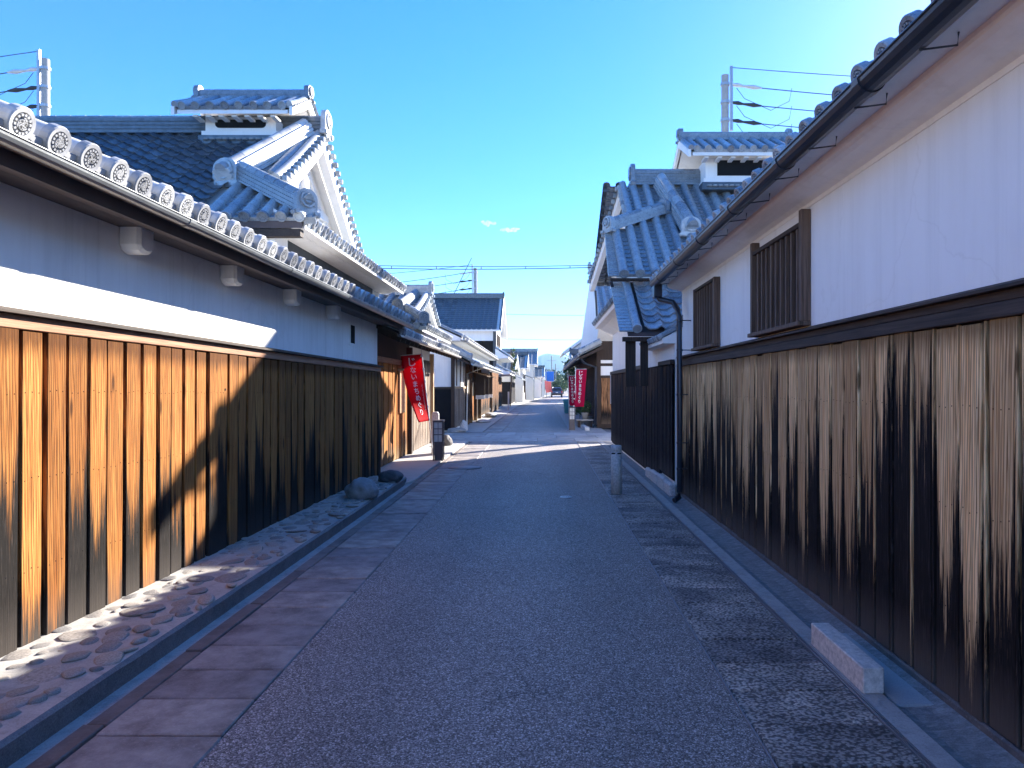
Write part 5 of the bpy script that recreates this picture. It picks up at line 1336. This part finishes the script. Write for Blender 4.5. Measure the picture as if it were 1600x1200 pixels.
for k, (xx, yy, zt) in enumerate(((1.9, 150, 8.2), (3.0, 165, 7.0))):
    t = thing('utility_pole', ('slender distant pole standing tallest against the hill', 'slender shorter distant pole behind the tallest distant one')[k], 'utility pole', (xx, yy, 0), 0, 'distant poles against the hill')
    part('pole', MB().tube([(xx, yy, 0), (xx, yy, zt)], 0.12, 8), 'pole', t)
    part('crossarm', MB().box(xx - 0.9, xx + 0.9, yy - 0.05, yy + 0.05, zt - 1.1, zt - 1.0), 'steel', t)
cbl = thing('overhead_cable', 'double overhead cable with spacers spanning the street', 'cable', (-5.6, 26.4, 6.2))
c0, c1 = sagw((-18.1, 26, 6.62), (6.85, 26.9, 6.35), 0.42, 30), sagw((-18.1, 26, 6.57), (6.85, 26.9, 6.30), 0.47, 30)
part('upper_wire', MB().tube(c0, 0.013, 5), 'wire', cbl); part('lower_wire', MB().tube(c1, 0.016, 5), 'wire', cbl)
for i in range(1, 30, 2): part('spacer', MB().tube([c0[i], c1[i]], 0.016, 4), 'wire', cbl)
for (yy, zz), lb in zip(((75, 9.5), (95, 8.2)), ('thin cable crossing the pale sky just below the double overhead cable', 'lowest thin cable crossing the sky just above the far roofs')):
    t_ = MB().tube(sagw((-9, yy, zz), (12, yy + 2, zz), 0.25), 0.02, 5)
    o_ = solo('overhead_cable', t_, 'wire', lb, 'cable', (0, yy, zz), 'far cables')

# ---------------------------------------------------------------- car
def car(loc):
    t = thing('parked_car', 'grey blue hatchback seen from behind at the end of the street', 'car', loc); X, Y, _ = loc
    def bodyx(z):
        return 0.86 if z < 0.95 else 0.86 - (z - 0.95) * 0.42
    secs = []
    side = [(0.0, 0.35), (-0.02, 0.7), (0.02, 0.95), (0.28, 1.42), (0.55, 1.55), (2.1, 1.55), (2.75, 1.12), (3.9, 0.95), (4.1, 0.7), (4.05, 0.35)]
    mb = MB(); vs = []
    for s_ in (-1, 1):
        for (yy, zz) in side: vs.append((X + s_ * bodyx(zz), Y + yy, zz))
    n = len(side)
    mb.add(vs, [tuple(range(n)), tuple(range(2 * n - 1, n - 1, -1))] + [(i, (i + 1) % n, n + (i + 1) % n, n + i) for i in range(n)])
    b = part('body', mb, 'car', t, 0.05)
    part('rear_window', MB().quad((X - 0.68, Y + 0.03, 1.0), (X + 0.68, Y + 0.03, 1.0), (X + 0.56, Y + 0.245, 1.40), (X - 0.56, Y + 0.245, 1.40)), 'glass', b)
    for s_ in (-1, 1):
        part('side_window', MB().quad((X + s_ * 0.862, Y + 0.5, 1.0), (X + s_ * 0.862, Y + 2.6, 1.0), (X + s_ * 0.70, Y + 2.1, 1.42), (X + s_ * 0.70, Y + 0.65, 1.42)), 'glass', b)
        part('tail_light', MB().box(X + s_ * 0.66, X + s_ * 0.85, Y - 0.04, Y + 0.05, 0.72, 0.98), 'taillamp', t, 0.01)
        for yy in (0.75, 3.2):
            part('wheel', MB().tube([(X + s_ * 0.68, Y + yy, 0.31), (X + s_ * 0.87, Y + yy, 0.31)], 0.31, 16), 'rubber', t)
    part('bumper', MB().box(X - 0.84, X + 0.84, Y - 0.07, Y + 0.02, 0.36, 0.58), 'rubber', t, 0.02)
    part('number_plate', MB().box(X - 0.17, X + 0.17, Y - 0.06, Y - 0.035, 0.68, 0.82), 'white_metal', t)
car((2.15, 108, 0.0))
bs = thing('blue_sign', 'square blue sign hanging high by the far houses', 'sign', (1.0, 112, 0))
part('pole', MB().tube([(0.55, 112, 0), (0.55, 112, 4.6)], 0.06, 8), 'steel', bs)
part('panel', MB().box(0.6, 1.75, 111.95, 112.0, 2.5, 4.0), 'blue', bs, 0.01)
part('frame', MB().box(0.55, 1.80, 112.002, 112.03, 2.45, 4.05), 'white_metal', bs)

# ---------------------------------------------------------------- plants
def leaf_cloud(cen, rad, n, size, seed):
    rs = random.Random(seed); mb = MB(); cl = []
    for k in range(max(5, n // 60)):
        while True:
            p = V((rs.uniform(-1, 1), rs.uniform(-1, 1), rs.uniform(-1, 1)))
            if p.length < 1: break
        cl.append((V((p.x * rad[0], p.y * rad[1], p.z * rad[2])) * 0.85, rs.uniform(0.25, 0.5)))
    for k in range(n):
        c, rr = rs.choice(cl); d = V((rs.gauss(0, 1), rs.gauss(0, 1), rs.gauss(0, 1))) * rr * min(rad) * 0.55
        p = V(cen) + c + d; a = V((rs.gauss(0, 1), rs.gauss(0, 1), rs.gauss(0, .6))).normalized(); b = a.orthogonal().normalized()
        s_ = size * rs.uniform(0.6, 1.3)
        mb.quad(p - a * s_, p + b * s_ * 0.5, p + a * s_, p - b * s_ * 0.5)
    return mb
def tree(name, label, loc, h, rad, n, size, seed, mat='leaf', group=None, cat='tree'):
    t = thing(name, label, cat, loc, 0, group); X, Y, Z = loc
    tb = MB(); tb.tube([(X, Y, Z), (X + 0.1 * rad[0], Y, Z + h * 0.45), (X, Y, Z + h * 0.9)], [0.07 * h * 0.4, 0.05 * h * 0.4, 0.015 * h], 8)
    for k in range(6):
        a = k * 1.05; tb.tube([(X, Y, Z + h * (0.4 + 0.06 * k)), (X + rad[0] * 0.7 * math.cos(a), Y + rad[1] * 0.7 * math.sin(a), Z + h * (0.62 + 0.05 * k))], [0.01 * h, 0.003 * h], 6)
    part('trunk', tb, 'bark', t)
    part('crown', leaf_cloud((X, Y, Z + h - rad[2]), rad, n, size, seed), mat, t)
far = [(2.4, 170, 5.6, 2.4, 21, 'leaf'), (4.6, 160, 4.4, 2.2, 22, 'leaf_l'), (0.4, 175, 5.4, 2.6, 23, 'leaf'), (6.5, 175, 5.0, 2.6, 24, 'leaf_l'), (3.6, 145, 3.2, 1.6, 25, 'leaf_l')]
nm = ['dark leafy tree rising behind the blue sign', 'low round tree behind the parked car', 'tall dark tree behind the farthest white house', 'pale green tree behind the far cream house', 'small pale bush like tree just past the parked car']
for (xx, yy, h_, r_, sd, mt), lb in zip(far, nm): tree('street_tree', lb, (xx, yy, 0), h_, (r_, r_, h_ * 0.38), 2600, 0.26, sd, mt, 'far trees at the street end')
tree('garden_tree', 'dark evergreen leaning over the roof of the low dark house', (2.3, 57.0, 0), 3.6, (0.6, 0.7, 0.9), 1600, 0.12, 31, 'leaf')
tree('garden_shrub', 'dark shrub hanging over the far right eaves', (2.15, 45.2, 0), 3.6, (0.8, 0.6, 0.9), 2400, 0.08, 32, 'leaf', None, 'shrub')
cr_ = thing('climbing_plant', 'pale green creeper climbing the storehouse corner', 'climber', (-2.6, 57.2, 0))
part('stem', MB().tube([(-2.6, 57.2, 0), (-2.5, 57.3, 2.5), (-2.55, 57.2, 4.6)], 0.05, 6), 'bark', cr_)
part('leaves', leaf_cloud((-2.3, 57.4, 3.5), (0.28, 0.5, 1.5), 1500, 0.07, 40), 'leaf_l', cr_)
def potted(loc, label, s, seed, mat='leaf'):
    t = thing('potted_plant', label, 'potted plant', loc, 0, 'potted plants by the crimson banners'); X, Y, Z = loc
    part('pot', MB().lathe([(0.0, 0), (0.11 * s, 0), (0.15 * s, 0.24 * s), (0.165 * s, 0.25 * s), (0.165 * s, 0.28 * s), (0.14 * s, 0.28 * s), (0.13 * s, 0.24 * s), (0, 0.24 * s)], loc, 16), 'terra', t)
    part('stem', MB().tube([(X, Y, Z + 0.2 * s), (X + 0.02, Y, Z + 0.5 * s)], 0.012, 6), 'bark', t)
    part('foliage', leaf_cloud((X, Y, Z + 0.58 * s), (0.22 * s, 0.22 * s, 0.26 * s), 260, 0.045, seed), mat, t)
potted((1.62, 27.4, 0.32), 'leafy potted plant on the bench end beside the crimson banner', 0.9, 51)
potted((1.80, 28.6, 0.006), 'larger leafy pot at the dark wall behind the bench', 1.3, 52, 'leaf_l')
potted((1.45, 27.9, 0.006), 'small dark pot on the ground behind the lamp post', 1.0, 53)
bn = thing('bench', 'low pale stone bench with pots beside the crimson banner', 'bench', (1.62, 27.3, 0.006))
part('seat', MB().box(1.30, 1.95, 27.2, 27.55, 0.26, 0.32), 'concrete', bn, 0.01)
for xx in (1.36, 1.84): part('leg', MB().box(xx, xx + 0.07, 27.24, 27.5, 0.006, 0.258), 'post_dark', bn)
solo('kerb_stone', MB().poly_prism([(1.50, 25.2, 0.0), (1.66, 25.2, 0.0), (1.60, 26.9, 0.0), (1.44, 26.9, 0.0)], (0, 0, 0.13)), 'granite_w', 'pale loose kerb stone lying by the downpipe past the crossing', 'kerb stone', (1.55, 26, 0), bevel=0.012)
solo('storage_tub', MB().lathe([(0, 0), (0.26, 0), (0.34, 0.75), (0.36, 0.78), (0.36, 0.82), (0.0, 0.86)], (1.55, 42, 0.006), 20), 'teal', 'teal plastic tub standing by the low dark house', 'tub', (1.55, 42, 0.006))
wp = solo('marker_post', MB().box(-2.32, -2.22, 47.0, 47.1, 0.02, 1.25), 'granite_w', 'slim pale post on the left apron before the storehouse', 'post', (-2.27, 47.05, 0.02), bevel=0.01)

# ---------------------------------------------------------------- clouds
def cloud(label, cen, rad, seed):
    bm = bmesh.new(); rs = random.Random(seed)
    for k in range(9):
        f = (k - 4) / 4.0
        m = M.Translation(V(cen) + V((f * rad[0] * 0.8, rs.uniform(-1, 1) * rad[1] * 0.3, rs.uniform(-.3, .5) * rad[2]))) @ M.Diagonal((rad[0] * rs.uniform(.2, .34), rad[1] * .5, rad[2] * rs.uniform(.35, .8), 1))
        bmesh.ops.create_icosphere(bm, subdivisions=3, radius=1.0, matrix=m)
    for v in bm.verts: v.co += V((mathutils.noise.noise(v.co * 0.02), 0, mathutils.noise.noise(v.co * 0.025 + V((7, 0, 0))))) * rad[2] * 0.5
    me = bpy.data.meshes.new('cloud')
    for v in bm.verts: v.co -= V(cen)
    bm.to_mesh(me); bm.free()
    return ob('cloud', me, 'cloud', None, loc=cen, kind='structure')
t = NT('cloud'); t.t.nodes.remove(t.p)
vol = t.n('ShaderNodeVolumePrincipled'); vol.inputs['Density'].default_value = 0.012; vol.inputs['Color'].default_value = (1, 1, 1, 1)
t.t.links.new(vol.outputs[0], t.out.inputs['Volume']); MT['cloud'] = t.m
CD = 6500
for (x_, y_, w_, sd) in ((764, 349, 12, 1), (796, 360, 15, 2)):
    p = px(x_, y_, CD); cloud('', p, (w_ / FPX * CD, 60, 4.2 / FPX * CD), sd)

# ---------------------------------------------------------------- haze
t = NT('haze'); t.t.nodes.remove(t.p)
vol = t.n('ShaderNodeVolumePrincipled'); vol.inputs['Density'].default_value = HAZE; vol.inputs['Color'].default_value = (0.45, 0.75, 1.0, 1)
vol.inputs['Anisotropy'].default_value = 0.0
t.t.links.new(vol.outputs[0], t.out.inputs['Volume']); MT['haze'] = t.m
hz = ob('haze', MB().box(-5200, 5200, -500, 5300, -1.2, 260).mesh('haze'), 'haze', None, kind='stuff')
